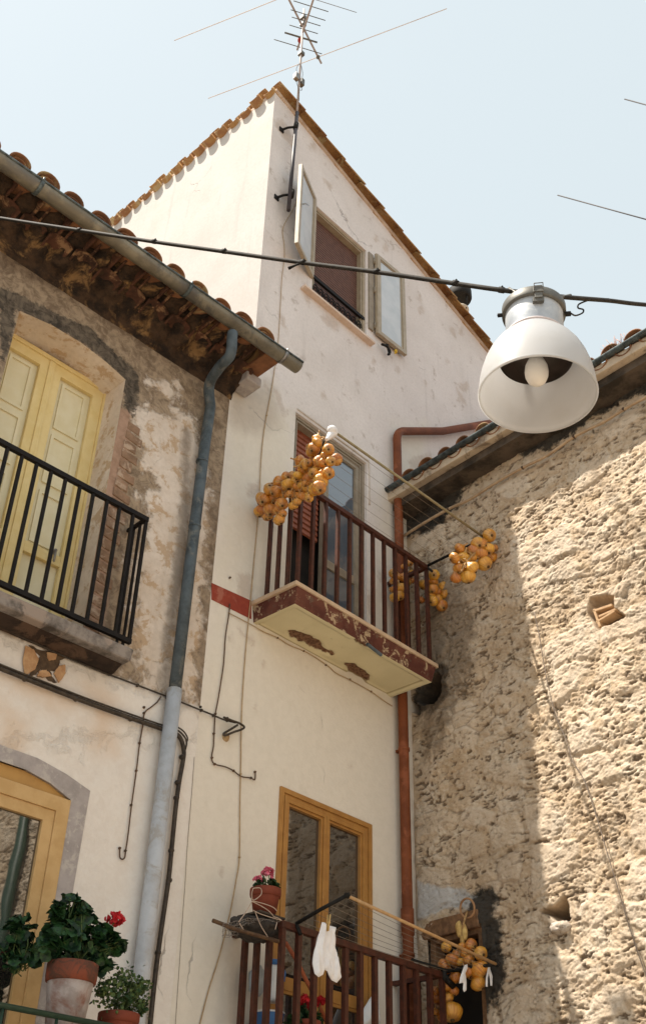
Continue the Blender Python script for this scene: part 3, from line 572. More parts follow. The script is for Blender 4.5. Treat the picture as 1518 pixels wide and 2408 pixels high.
# balcony slab of the stained house
mb = MB(); V = []
for (u, o, z) in [(-4,0,3.29),(-.735,0,3.29),(-.735,.235,3.29),(-4,.235,3.29)]: V.append(FB.P(u, o, z))
for (u, o, z) in [(-4,0,3.205),(-.745,0,3.205),(-.745,.228,3.205),(-4,.228,3.205)]: V.append(FB.P(u, o, z))
mb.add(V, [(0,1,2,3),(4,5,6,7),(0,1,5,4),(1,2,6,5),(2,3,7,6),(3,0,4,7)]); sb = mb.build('balcony_slab', SLAB_STONE, BH, bevel=.01)
mb = MB(); V = [FB.P(u, o, z) for (u, o, z) in [(-4,0,3.204),(-.76,0,3.204),(-.76,.16,3.204),(-4,.16,3.204),(-4,0,3.185),(-.74,0,3.185),(-.74,.05,3.185),(-4,.05,3.185)]]; mb.add(V, [(4,5,6,7),(2,3,7,6),(1,2,6,5)]); mb.build('slab_moulding', simple('dark_moulding', (.045,.028,.02), (.02,.014,.011), 8, .95, .6, 40, c3=(.10,.06,.04)), sb)
# iron rail, z 3.33..4.30
mb = MB(); zr = 4.30; o = .205; ue = -.752
mb.box(FB.P, -4, ue, o-.016, o+.016, zr-.036, zr); rb_ = mb.build('balcony_railing', RAIL_BLACK, BH, bevel=.003); rb_['label'] = 'black iron railing in front of the cream door'
mb = MB(); mb.box(FB.P, ue-.024, ue, 0, o-.012, zr-.026, zr-.002); mb.build('side_rail', RAIL_BLACK, rb_); mb = MB(); mb.box(FB.P, -4, ue, o-.014, o+.014, 3.33, 3.362); mb.build('bottom_rail', RAIL_BLACK, rb_)
us = [FB.uz(x, y, o)[0] for x, y in z4([(50,395),(135,440),(218,490),(302,535),(385,580),(468,625),(545,668),(625,710),(697,750),(775,793)])]
us = [us[0]-.098*k for k in range(1, 14)][::-1]+us+[ue-.012]
for i, u in enumerate(us):
    mb = MB(); mb.box(FB.P, u-.010, u+.010, o-.010, o+.010, 3.34, zr-.02); mb.build('baluster', RAIL_BLACK, rb_)
mb = MB()
for oo in (.07, .14):
    mb = MB(); mb.box(FB.P, ue-.0195, ue-.0045, oo-.0075, oo+.0075, 3.29, zr-.02); mb.build('baluster', RAIL_BLACK, rb_)
# ornament under the slab: cracked shell shaped bracket hole
mb = MB(); pc = FB.px(95, 1562)
def ropoly(L, jit=3, sub=5):
    out = []
    for a in range(len(L)):
        (x0, y0), (x1, y1) = L[a], L[(a+1) % len(L)]
        for b in range(sub): out.append((x0+(x1-x0)*b/sub+rng.normal()*jit*.35, y0+(y1-y0)*b/sub+rng.normal()*jit*.35))
    return out
mb.prism([FB.px(x, y, .003) for x, y in ropoly(z4([(170,1560),(250,1590),(330,1600),(395,1625),(345,1650),(350,1700),(290,1710),(330,1780),(280,1760),(240,1700),(200,1730),(150,1760),(215,1670),(230,1620)]))], nB*.004)
mb.build('broken_ornament', simple('ornament_hollow', (.07,.045,.03), (.13,.085,.05), 20, .95, .8, 60), BH)
mb = MB()
for L in ([(145,1560),(190,1580),(225,1640),(200,1700),(140,1740),(130,1650)], [(340,1680),(375,1670),(380,1720),(340,1780),(310,1720)], [(225,1710),(265,1700),(300,1740),(250,1745),(215,1740)], [(270,1600),(330,1610),(325,1640),(280,1650)]):
    mb = MB(); mb.prism([FB.px(x, y, .008) for x, y in ropoly(z4(L), 2)], nB*.010); mb.build('ornament_leaf', simple('ornament_plaster', (.52,.33,.18), (.40,.22,.11), 14, .95, .8, 60) if 'ornament_plaster' not in bpy.data.materials else bpy.data.materials['ornament_plaster'], BH, bevel=.004)
# ---- gutter
gl = FB.px(10, 390, .49); gr = FB.px(700, 868, .49)
G0 = gl+(gl-gr)*1.4; dG = (gr-gl)/np.linalg.norm(gr-gl); sG = np.cross(dG, UP); sG /= np.linalg.norm(sG)
def halfpipe(mb, a, b, r, th=.004, n=14, lip=True):
    vs = []; 
    for p in (a, b):
        for rr in (r, r-th):
            for k in range(n+1):
                t = math.pi*k/n; vs.append(p-sG*math.cos(t)*rr-UP*math.sin(t)*rr*1.05)
    m = n+1; fs = []
    for k in range(n): fs += [(k,k+1,2*m+k+1,2*m+k), (m+k,3*m+k,3*m+k+1,m+k+1), (k,m+k,m+k+1,k+1), (2*m+k,2*m+k+1,3*m+k+1,3*m+k)]
    fs += [(0,2*m,3*m,m),(n,m+n,3*m+n,2*m+n)]; mb.add(vs, fs, True)
gr_c = gr+UP*.03; G0c = G0+UP*.03
mb = MB(); halfpipe(mb, G0c, gr_c, .062); gut = mb.build('gutter', ZINC, BH)
mb = MB()
for sgn in (1, -1): mb.tube([G0c+sG*.062*sgn+UP*.004, gr_c+sG*.062*sgn+UP*.004], .010, 8)
mb.build('gutter_lip', ZINC_DARK, gut)
for x, y in ((90,440),(437,690),(662,850)):
    q = onp(x, y, nB, gl); t_ = float((q-gl)@dG); c = gl+dG*t_+UP*.03; mb = MB(); halfpipe(mb, c-dG*.014, c+dG*.014, .068, .004); mb.tube([c+sG*.066, c+sG*.066+UP*.03], .008); mb.build('gutter_strap', ZINC_DARK if x < 600 else STRAPMETAL, gut)
# ---- downpipe of the stained house
mb = MB(); top = FB.px(546, 790, .49)-UP*.02
P_ = [top+UP*.05, top, FB.px(541, 835, .45), FB.px(515, 865, .30), FB.px(492, 905, .12), FB.P(-.236, .07, 5.72), FB.P(-.25, .07, 5.3), FB.P(-.262, .07, 4.3), FB.P(-.272, .07, 3.21)]
mb.tube(spline(P_[:6], 6)+P_[6:], .042, 16); dpb = mb.build('blue_grey_downpipe', PIPE_BLUE, BH); dpb['label'] = 'upper blue grey length of the downpipe'
mb = MB(); mb.tube([FB.P(-.274, .07, 3.24), FB.P(-.281, .07, 1.4), FB.P(-.29, .07, -1.5)], .050, 16); p2 = mb.build('pale_downpipe', PIPE_PALE, BH); p2['label'] = 'lower downpipe length painted over in wall colour'
for z in (4.55, 5.15): 
    mb = MB(); mb.lathe([(.043,-.01),(.046,-.01),(.046,.01),(.043,.01)], FB.P(-.258, .07, z), 18); mb.build('pipe_clamp', PIPE_BLUE, dpb)
# ---- roof of the stained house: bedded cover tiles, cornice of mortared tile ends
sy = .34
def rb(u, o, dz=0): return FB.P(u, o, 6.30+dz)+UP*((.50-o)*sy)
mb = MB(); tilt = np.array([0, 0, 0.]); 
dirB = -nB*1.0+UP*sy; dirB /= np.linalg.norm(dirB); upB = np.cross(eB, dirB); upB = upB if upB[2] > 0 else -upB
for k in range(30):
    u = -.076-.2305*k; du = (rng.random()-.5)*.02
    for j in range(9):
        a = rb(u+du, .50)+dirB*(.33*j+rng.random()*.02)+UP*(.012+.02*(j > 0)); r = .083+rng.random()*.012
        barrel(mb, a, a+dirB*.40-upB*.02, r, r-.016, upB, n=10, th=.014)
        if j == 0: barrel(mb, a+dirB*.015-upB*.018, a+dirB*.3-upB*.03, r*.82, r*.8, upB, n=10, th=.012)
        a2 = a+eB*.115-UP*.045; barrel(mb, a2-dirB*.02, a2+dirB*.4, .082, .07, upB, False, n=8)
mb.build('roof', TERRA, BH)
mb = MB(); V = [rb(UL, .46, -.05), rb(.02, .46, -.05), rb(.02, -3.4, -.05), rb(UL, -3.4, -.05), rb(UL, .46, -.02), rb(.02, .46, -.02), rb(.02, -3.4, -.02), rb(UL, -3.4, -.02)]
mb.add(V, [(0,1,2,3),(4,5,6,7),(0,1,5,4),(1,2,6,5),(2,3,7,6),(3,0,4,7)]); mb.build('roof_boards', simple('sooty_boards', (.06,.04,.028), (.11,.07,.045), 8, .95, .5, 30), BH)
# eaves cornice: two corbelled rows of tiles bedded in rough mortar
mb = MB()
for k in range(32):
    u = -.06-.222*k; j_ = rng.random()*.02
    a = FB.P(u, -.02, 6.135+j_); b = FB.P(u, .23+.02*rng.random(), 6.19+j_); barrel(mb, b-UP*.03, a-UP*.03, .10, .09, UP, n=10, th=.018)
    u -= .11; a = FB.P(u, .05, 6.215+j_); b = FB.P(u, .39+.03*rng.random(), 6.29-.03+j_); barrel(mb, b-UP*.015, a-UP*.015, .095, .085, UP, n=10, th=.018)
mb.build('eaves_tiles', TERRA_DARK, BH)
mb = MB(); n1, n2 = 420, 40; U = np.linspace(-3.2, .015, n1); prof = [(0,6.0),(.02,6.05),(.05,6.10),(.10,6.135),(.16,6.16),(.2,6.19),(.25,6.215),(.30,6.235),(.36,6.25),(.42,6.27),(.44,6.30)]
pr = np.array(prof); s_ = np.linspace(0, len(pr)-1, n2); po = np.interp(s_, range(len(pr)), pr[:, 0]); pz = np.interp(s_, range(len(pr)), pr[:, 1])
GU, GS = np.meshgrid(U, np.arange(n2)); PO, PZ = po[GS], pz[GS]+.045*sst(po[GS], .05, .2)
lum = np.abs(np.sin((GU+.06)*math.pi/.222)); f1, f2, _ = worley(GU*7+fbm(GU*9, PO*9, 3, 8)*1.3, (PO+PZ)*9, 21)
hgt = .055*(lum-.6)*sst(PO, .02, .12)+.05*(fbm(GU*9, (PO+PZ)*9, 5, 3)-.5)+.05*(.5-f1)*sst(PO, .0, .06)
V = [FB.P(GU[j, i], PO[j, i]+hgt[j, i]*.8*(j > 2), PZ[j, i]-hgt[j, i]*.9*(j > 2)-.03*fbm(np.array([U[i]*2.5]), np.array([0.]), 4, 4)[0]*(j <= 3)) for j in range(n2) for i in range(n1)]
mb.add(V, [(j*n1+i, j*n1+i+1, (j+1)*n1+i+1, (j+1)*n1+i) for j in range(n2-1) for i in range(n1-1)], True); mb.build('eaves_mortar', MORTAR, BH)
# right end of the eaves: terracotta slab and stone block
mb = MB(); mb.box(FB.P, -.02, .13, .05, .47, 6.20, 6.235); mb.build('verge_slab', TERRA, BH, bevel=.008)
q = pxpoly(FA, zd([(640,330),(800,265),(850,330),(915,385),(780,480),(740,440)]), .1)
mb = MB(); mb.box(FB.P, .0, .16, .0, .20, 6.10, 6.19); mb.build('corbel_stone', STONE_GREY, BH, bevel=.012)
# ================================================================ STONE HOUSE (right)
CH = thing('stone_house', C0-np.array([0,0,1.6]), 'rubble stone house with sunlit rough wall and low tiled eaves', 'house')
h1 = pxpoly(FC, [(1385,1405),(1410,1398),(1440,1400),(1440,1430),(1470,1448),(1440,1465),(1400,1478),(1378,1440)])
h2 = pxpoly(FC, [(1270,2143),(1300,2132),(1325,2106),(1334,2130),(1338,2165),(1305,2165),(1290,2150)])
h3 = pxpoly(FC, zb([(1060,1530),(1090,1560),(1150,1550),(1185,1500),(1185,1420),(1165,1400),(1100,1450)]))
h4 = pxpoly(FC, zb([(960,1540),(1010,1520),(1060,1560),(1075,1600),(1000,1580)]))
win = (.10, .62, .9, 2.215)
def stone_grid(nm, T, Z, cut=None):
    GT, GZ = np.meshgrid(T, Z); n1, n2 = len(T), len(Z)
    wx = GT+.10*(fbm(GT*3, GZ*3, 3, 40)-.5); wz = GZ+.10*(fbm(GT*3, GZ*3, 3, 50)-.5)
    f1, f2, cid = worley(wx*4.2, wz*6.5, 3); e1 = f2-f1
    g1, g2, gid = worley(wx*13, wz*20, 11); e2 = g2-g1
    big = fbm(GT*1.6, GZ*1.6, 4, 60); m = sst(fbm(GT*2.1, GZ*2.1, 4, 70), .46, .62)     # where stones show, where render covers them
    med = fbm(wx*10, wz*17, 5, 80, .6); fine = fbm(wx*38, wz*52, 3, 90)
    rid = np.abs(fbm(wx*7+wz*1.5, wz*15-wx*2, 5, 95, .6)-.5)*2; crack = (1-sst(rid, .0, .10))*sst(fbm(GT*5, GZ*6, 3, 165), .52, .66)
    pn = fbm(wx*22, wz*34, 3, 120); pit = sst(pn, .69, .76)
    stone = sst(e1, 0, .30)*(.4+.6*cid)
    lump = fbm(wx*6, wz*9, 4, 140, .5); dash = sst(fbm(wx*11+wz*3, wz*42-wx*4, 4, 150, .6), .66, .74)+.6*sst(fbm(wx*7-wz*5, wz*26+wx*6, 4, 155, .6), .68, .75); dash = np.clip(dash, 0, 1)
    k1, k2, kid = worley(wx*2.7+3, wz*4.1, 33); ek = k2-k1; bigst = sst(ek, .03, .22)*sst(kid, .58, .66)
    cob = sst(fbm(GT*1.3+5, GZ*1.3, 3, 75), .52, .66)*m
    calm = 1-.55*np.maximum(bigst, cob*stone)
    h = .045*(big-.5)+.024*(lump-.5)+cob*.016*stone+.012*bigst+(.026*(med-.5)+.015*(fine-.5))*calm+.008*(fbm(wx*80, wz*110, 2, 170)-.5)-.012*dash*calm-.006*crack-.011*pit*calm
    hole = np.full(GT.shape, -1.); dep = np.zeros(GT.shape)
    for hp, dd in ((h1, .13), (h2, .36), (h3, .25), (h4, .2)):
        sdh = sdpoly(GT, GZ, hp)+.012*(fbm(GT*20, GZ*20, 3, 7)-.5); dep += dd*sst(sdh, -.008, .02); hole = np.maximum(hole, sdh)
    we = sdpoly(GT, GZ, [(win[0], win[2]), (win[1], win[2]), (win[1], win[3]), (win[0], win[3])]); h *= sst(-we, -.02, .03)
    h *= sst(GT, -.02, .05)
    h -= dep
    V = FC.o+FC.e*GT[..., None]+FC.n*h[..., None]+UP*GZ[..., None]
    mb = MB(); idx = np.arange(n1*n2).reshape(n2, n1); q = np.stack([idx[:-1, :-1], idx[:-1, 1:], idx[1:, 1:], idx[1:, :-1]], -1).reshape(-1, 4)
    cen = we.ravel()[q].mean(1); q = q[cen < 0]
    me = bpy.data.meshes.new(nm); V = V.reshape(-1, 3)-LOC['stone_house']
    me.vertices.add(len(V)); me.vertices.foreach_set('co', V.astype(np.float32).ravel()); me.loops.add(q.size); me.loops.foreach_set('vertex_index', q.astype(np.int32).ravel())
    me.polygons.add(len(q)); me.polygons.foreach_set('loop_start', np.arange(0, q.size, 4, dtype=np.int32)); me.polygons.foreach_set('loop_total', np.full(len(q), 4, np.int32)); me.update(calc_edges=True); me.validate()
    me.polygons.foreach_set('use_smooth', np.ones(len(me.polygons), bool)); me.materials.append(STONE)
    o = bpy.data.objects.new(nm, me); COL.objects.link(o); o.parent = CH
    cav = np.clip((dash+pit)*calm+crack*.3+(1-sst(e1, 0, .10))*cob*.5+(1-sst(ek, 0, .05))*sst(kid, .58, .66)*.45*sst(fbm(GT*6,GZ*6,3,171),.4,.55), 0, 1)
    add_attr(o, 'cav', cav.ravel()); add_attr(o, 'cid', (cid*m*(1-bigst)+kid*bigst+.35*(1-m)*(1-bigst)).ravel()); add_attr(o, 'hgt', (.5+h*8).ravel())
    soot_dark = pxpoly(FC, [(930,1260),(945,1170),(1300,990),(1518,850),(1518,900),(1400,960),(1290,1040),(1190,1062),(1130,1108),(1080,1140),(1060,1190),(1020,1230),(965,1245)])
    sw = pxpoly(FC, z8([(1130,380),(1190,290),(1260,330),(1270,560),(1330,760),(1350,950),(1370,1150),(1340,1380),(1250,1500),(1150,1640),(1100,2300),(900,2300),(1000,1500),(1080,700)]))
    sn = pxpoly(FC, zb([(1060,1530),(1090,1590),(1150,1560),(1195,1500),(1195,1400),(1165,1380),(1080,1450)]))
    add_attr(o, 'soot_dark', np.maximum(np.maximum(sdpoly(GT, GZ, soot_dark), sdpoly(GT, GZ, sw)+.01), sdpoly(GT, GZ, sn)-.02).ravel())
    dd_ = pxpoly(FC, [(1000,1290),(1060,1340),(1110,1420),(1120,1520),(1090,1640),(1040,1760),(990,1800),(985,1500)]); add_attr(o, 'shade_dirt', sdpoly(GT, GZ, dd_).ravel())
    ww = pxpoly(FC, z8([(470,100),(560,150),(700,190),(1000,180),(1120,300),(1050,440),(760,460),(560,560),(480,560)])); add_attr(o, 'white', sdpoly(GT, GZ, ww).ravel())
    return o
t = NT('rubble_stone'); n1 = t.noise(2.4, 9, .68, .5); n2 = t.noise(11, 8, .7, .4)
c = t.mix(t.mr(n1, .32, .68), (.55,.42,.29), (.64,.52,.39)); c = t.mix(t.mr(n2, .42, .70, 0, .75), c, (.46,.33,.20)); c = t.mix(t.mr(t.noise(5, 8, .7, .6), .50, .60, 0, .6), c, (.68,.59,.47))
c = t.mix(t.mr(t.attr('cid'), .3, 1, 0, .5, False), c, (.62,.53,.43)); c = t.mix(t.mr(t.noise(60, 5, .7), .55, .75, 0, .5), c, (.30,.20,.12))
c = t.mix(t.mr(t.attr('hgt'), .25, .60, .45, 0), c, (.32,.22,.13))
c = t.mix(t.math('MULTIPLY', t.attr('cav'), .8), c, (.12,.08,.05))
c = t.mix(t.mr(t.math('ADD', t.attr('soot_dark'), t.math('MULTIPLY', t.math('SUBTRACT', t.noise(8, 9, .7), .5), .28)), -.10, -.04, 0, .95), c, (.03,.028,.025))
c = t.mix(t.mr(t.math('ADD', t.attr('shade_dirt'), t.math('MULTIPLY', t.math('SUBTRACT', t.noise(9, 8, .7), .5), .6)), -.06, .10, 0, .62), c, (.13,.095,.065))  # corner patch: dirt plus deeper shade painted into the stone colour
c = t.mix(t.mr(t.math('ADD', t.attr('white'), t.math('MULTIPLY', t.math('SUBTRACT', t.noise(10, 8, .7), .5), .12)), -.01, .02, 0, .85), c, (.50,.50,.50))
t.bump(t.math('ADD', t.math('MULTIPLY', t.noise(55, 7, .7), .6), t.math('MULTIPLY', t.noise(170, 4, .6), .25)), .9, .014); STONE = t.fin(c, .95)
T = np.concatenate([np.arange(-.02, 2.75, .0068), np.arange(2.75, 7.2, .013), np.arange(7.2, 12, .08)]); Z = np.concatenate([np.arange(-1.6, 1.2, .05), np.arange(1.2, 6.12, .0068)])
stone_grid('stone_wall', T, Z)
mb = MB(); mb.box(FC.P, -.4, 12, -4, -.34, -1.6, 6.1); mb.build('inner_walls', DARK, CH)
mb = MB(); mb.box(FC.P, 12, 12.1, -4, .0, -1.6, 6.4); mb.build('end_wall', WALL_D, CH)
# tile shards and stones in the two wall holes
mb = MB()
for (x, y, dx, dy, w) in [(1418,1432,1,.1,.022), (1432,1442,1,.0,.020), (1425,1452,1,-.15,.018), (1405,1455,.2,1,.02)]:
    p = FC.px(x, y, -.03); e = FC.e*dx-UP*dy; e /= np.linalg.norm(e); q = np.cross(e, FC.n)
    mb.add([p+e*a+q*b+FC.n*c_ for a in (-.085, .085) for b in (-w/2, w/2) for c_ in (-.08, .02)], [(0,1,3,2),(4,6,7,5),(0,4,5,1),(2,3,7,6),(0,2,6,4),(1,5,7,3)])
mb.build('tile_shards', simple('pale_tile_shards', (.56,.38,.22), (.46,.29,.16), 12, .9, .4), CH, bevel=.004)
mb = MB(); p = FC.px(1318, 2182, .0)
bmv = bmesh.new(); bmesh.ops.create_icosphere(bmv, subdivisions=3, radius=1)
vs = [p+FC.e*(v.co.x*.085)+UP*(v.co.y*.042)+FC.n*(v.co.z*.05)+FC.n*.02*(mn.noise(v.co*3)) + UP*.012*mn.noise(v.co*4+Vector((3,1,2))) for v in bmv.verts]; mb.add(vs, [tuple(v.index for v in f.verts) for f in bmv.faces], True); bmv.free()
mb.build('protruding_stone', simple('spotted_stone', (.52,.46,.40), (.42,.35,.28), 16, .95, .6, 50, c3=(.16,.11,.08), sc3=22), CH)
# small low window with its wooden lintel
mb = MB(); mb.box(FC.P, .015, .60, -.06, .016, 2.19, 2.315); lw_ = mb.build('window_lintel', WOOD, CH, bevel=.008)
mb = MB(); mb.ring(FC.P, .105, .615, .88, 2.205, .05, -.12, -.02); mb.build('small_window', WOOD, CH, bevel=.005)['label'] = 'small dark window with brown wooden frame low in the stone wall'
mb = MB(); mb.box(FC.P, .10, .62, -.26, -.13, .9, 2.2); mb.build('window_dark', DARK, CH)
# eaves: concrete slab, gutter, tiles
eo = .27; mb = MB(); mb.box(FC.P, -.03, 12, -.1, eo, 6.10, 6.185)
ev = mb.build('eaves_slab', simple('pale_eaves_slab', (.56,.46,.34), (.44,.35,.26), 5, .85, .4, 40, c3=(.24,.18,.13), sc3=4), CH, bevel=.006)
mb = MB(); mb2 = MB(); mb2.box(FC.P, -.03, 12, -.1, .20, 6.02, 6.098); mb2.build('eaves_shadow_board', simple('eaves_shade_dark', (.11,.082,.06), (.035,.027,.02), 6, .9, .5, 30), CH); sG = -FC.n; halfpipe(mb, FC.P(-.02, eo+.02, 6.215), FC.P(12, eo+.02, 6.215), .032, .004, 10);  # dark strip below the slab, eaves shade put into its colour
for k in range(300): pass
mb.build('gutter', ZINC_DARK, CH)
dC = -FC.n+UP*.30; dC /= np.linalg.norm(dC); uC = np.cross(FC.e, dC); uC = uC if uC[2] > 0 else -uC
mb = MB()
for k in range(44):
    tt = .30+.225*k+(rng.random()-.5)*.02
    for j in range(6):
        a = FC.P(tt, eo+.02, 6.215)+dC*(.33*j)+UP*(.008+.015*(j > 0)); r = .078+rng.random()*.015; barrel(mb, a, a+dC*.40-uC*.02, r, r-.014, uC, n=9, th=.013)
        a2 = a+FC.e*.112-UP*.03; barrel(mb, a2, a2+dC*.4, .08, .07, uC, False, n=7)
mb.build('roof', TERRA, CH)
mb = MB(); V = [FC.P(-.02, .2, 6.19), FC.P(12, .2, 6.19), FC.P(12, -4, 7.4), FC.P(-.02, -4, 7.4), FC.P(-.02, .2, 6.20), FC.P(12, .2, 6.20), FC.P(12, -4, 7.42), FC.P(-.02, -4, 7.42)]
mb.add(V, [(0,1,2,3),(4,5,6,7),(0,1,5,4),(1,2,6,5),(2,3,7,6),(3,0,4,7)]); mb.build('roof_boards', TERRA_DARK, CH)
# dry weeds in the gutter at the right
mb = MB(); p = FC.P(2.62, eo, 6.25)
for k in range(26):
    a = p+FC.e*(rng.random()-.5)*.22; mb.tube([a, a+np.array([(rng.random()-.5)*.12, (rng.random()-.5)*.12, .03+.09*rng.random()])], .002, 4)
solo(mb, 'dry_weeds', simple('dry_pink_weed', (.50,.32,.28), (.38,.24,.20), 30, .9, .1), 'wispy dry weeds growing in the gutter of the stone house', 'weeds')
# green downpipe further along the stone wall (seen mirrored in the windows)
mb = MB(); mb.tube([FC.P(5.55, .10, 6.2), FC.P(5.55, .10, -1.6)], .065, 12); mb.build('green_downpipe', GREEN_IRON, CH)
# ================================================================ STREET LAMP ON ITS CABLE
c0 = ray(1263, 930); c0 = c0/np.linalg.norm(c0)*4.0          # centre of the shade's rim, 4 m from the camera
axis = ray(1253, 715); axis = axis*(math.hypot(c0[0], c0[1])/math.hypot(axis[0], axis[1])); axis = axis-c0; axis /= np.linalg.norm(axis)
LP = thing('street_lamp', c0, 'large white bell shaped street lamp with opal bulb hanging from the black overhead cable', 'lamp')
kx = .2085
outer = [(.208,0),(.2075,.03),(.204,.07),(.198,.105),(.186,.15),(.170,.19),(.150,.225),(.126,.255),(.108,.275),(.104,.283)]
mb = MB(); prof = outer+[(r-.005, h-.003) for r, h in outer[::-1]]; mb.lathe(prof+[prof[0]], c0, 64, axis); mb.build('lamp_shade', SHADE, LP)
mb = MB(); mb.lathe([(.209,-.002),(.2115,.003),(.208,.008)], c0, 64, axis); mb.build('shade_rim', SHADE, LP); mb = MB(); mb.lathe([(.105,.276),(.110,.279),(.110,.286),(.105,.289)], c0, 48, axis); mb.build('neck_ring', simple('pinkish_rim', (.62,.55,.55), (.55,.48,.48), 20, .5, 0), LP)
mb = MB(); mb.lathe([(.103,.27),(.103,.30),(.106,.315),(.108,.40),(.108,.43)], c0, 48, axis, cap1=True); mb.build('lamp_housing', ALU_BRIGHT, LP)
mb = MB(); mb.lathe([(.109,.392),(.117,.392),(.119,.40),(.119,.432),(.112,.440),(.02,.446)], c0, 48, axis, cap1=True); mb.build('lamp_cap', CAPMETAL, LP)
mb = MB(); mb.lathe([(.131,.168),(.133,.170),(.118,.225),(.103,.262),(.05,.275),(.02,.278)], c0, 48, axis); mb.lathe([(.024,.17),(.024,.26)], c0, 20, axis); mb.build('reflector', simple('brown_dark_reflector', (.10,.075,.06), (.065,.05,.042), 8, .5, .05, metal=.2), LP)
mb = MB(); mb.lathe([(0,.052),(.018,.056),(.033,.070),(.041,.092),(.043,.112),(.040,.138),(.030,.165),(.020,.18)], c0, 32, axis); mb.build('bulb', BULB, LP)
# latch, side screws, cable gland
Fx = np.cross(axis, -c0); Fx /= np.linalg.norm(Fx); Fy = np.cross(Fx, axis); Fy = -Fy if Fy@c0 > 0 else Fy     # Fy looks back to the lane
Lf = lambda a, b, h: c0+(Fx*math.sin(a)+Fy*math.cos(a))*b+axis*h
sg = 1 if (ray(1325, 730)-ray(1172, 735))@Fx > 0 else -1
mb = MB(); lv = lambda u, o, z: Lf(sg*.16, .119+o, z)+Fx*u
mb.box(lv, -.014, .014, 0, .008, .365, .428); mb.box(lv, -.019, .019, .004, .012, .392, .418); mb.tube([lv(-.016,.012,.40), lv(-.016,.016,.430), lv(.016,.016,.430), lv(.016,.012,.40)], .0025, 6); mb.box(lv, -.02, .02, -.012, .004, .35, .372); mb.build('cap_latch', CAPMETAL, LP, bevel=.002)
mb = MB(); mb.lathe([(.008,0),(.008,.018),(0,.02)], Lf(sg*-1.45, .117, .40), 10, Fx*(-sg)); mb.lathe([(.010,0),(.010,.02),(0,.022)], Lf(sg*1.5, .115, .385), 10, Fx*sg); mb.build('screw', BLACK, LP)
top = c0+axis*.44
hook = ray(1262, 694); hook = hook*(np.linalg.norm(top[:2])/np.linalg.norm(hook[:2]))*1.0
# cable between the two houses
E1 = FB.px(-260, 470, .05); E2 = FC.px(1950, 748, .05)
def seg(a, b, n, sag): return [a+(b-a)*i/n-UP*sag*4*(i/n)*(1-i/n) for i in range(n+1)]
H0 = top+axis*.012
def pixline(y0, xs_ys, a, b):
    """points of the span: the vertical sheet through a and b, read where the photograph shows the cable"""
    n = np.cross(b-a, UP); return [onp(x, y, n, a) for x, y in xs_ys]
left = [E1]+pixline(0, [(10,514),(187,541),(363,568),(527,591),(712,617),(885,639),(1070,666),(1200,684)], E1, H0)
right = pixline(0, [(1330,698),(1430,706),(1518,716),(1700,728)], H0, E2)+[E2]
span = spline(left+right, 5)
CT = thing('overhead_cable', (left[-1]+right[0])/2, 'bundled black cable crossing the lane and carrying the street lamp', 'cable')
mb = MB(); mb.tube([p-UP*.004 for p in span], .0085, 8); mb.build('power_cable', CABLE_HI, CT)
mb = MB(); mb.tube([p+UP*.009+np.array([.002,.002,0]) for p in span], .0045, 6); mb.build('support_wire', simple('dull_support_wire', (.05,.042,.032), (.03,.025,.02), 50, .7, .1), CT)
for i, (x, y) in enumerate([(187,541),(363,568),(527,591),(712,617),(885,639),(1070,666),(1178,682)]):
    p = pixline(0, [(x, y)], E1, H0)[0]; mb = MB(); d = (left[-1]-left[0]); d /= np.linalg.norm(d)
    mb.tube([p-d*.012, p+d*.012], .0125, 8); mb.tube([p+UP*.008-d*.006, p+UP*.024+d*.008], .004, 6); mb.build('cable_tie', BLACK, CT)
p = pixline(0, [(712,617)], E1, H0)[0]; mb = MB(); q = onp(678, 631, np.cross(H0-E1, UP), E1); mb.tube([p, (p+q)/2+UP*.002, q], [.006,.005,.008], 7); mb.build('loose_end', BLACK, CT)
mb = MB(); g = Lf(sg*1.5, .135, .385); mid_ = pixline(0, [(1430,703)], H0, E2)[0]; w1 = pixline(0, [(1352,742)], H0, E2)[0]
k1 = pixline(0, [(1368,736),(1370,728),(1358,724),(1362,714),(1395,703)], H0, E2); mb.tube(spline([g, w1]+k1+[mid_], 5), .0035, 7); mb.build('lamp_lead', BLACK, CT)
mb = MB(); mb.tube([pixline(0, [(1195,678)], E1, H0)[0], H0+axis*.012, pixline(0, [(1340,694)], H0, E2)[0]], .006, 8); mb.tube([H0-axis*.01, H0+axis*.03], .012, 8); mb.build('lamp_hanger', CAPMETAL, LP)
# ================================================================ ANTENNA
mx, my = 4.83, S-.12
def mz(x, y): return onp(x, y, (0, 1, 0), (0, my, 0))[2]
AN = thing('tv_antenna', (mx, my, mz(684, 500)), 'tall roof antenna on a mast clamped to the white wall beside the attic window', 'antenna')
mb = MB(); mb.tube([(mx-.035, my, mz(684, 500)), (mx+.0, my, mz(704, 270))], .020, 12); mb.build('lower_mast', simple('purple_grey_mast', (.05,.042,.05), (.035,.03,.035), 8, .5, .1), AN)
ztop = mz(720, 28); mb = MB(); mb.tube([(mx, my, mz(704, 275)), (mx+.01, my, ztop)], .0125, 10); mb.build('upper_mast', PINKROD, AN)
for (x, y) in ((683, 452), (700, 300)):
    z = mz(x, y+2); mb = MB(); mb.tube([(mx-.10, S, z-.05), (mx-.06, S-.06, z-.02), (mx, my, z)], .013, 8); mb.tube([(mx-.01, my, z-.05), (mx, my, z+.06)], .026, 8); mb.box(FA.P, mx-.13, mx-.07, 0, .012, z-.08, z-.02); mb.build('wall_clamp', BLACK, AN)
z = mz(707, 192); mb = MB(); bx = lambda u, o, h: np.array([mx+u, my-o, z+h]); mb.box(bx, -.075, -.02, -.02, .03, -.05, .05); mb.build('junction_box', STRAPMETAL, AN, bevel=.004)
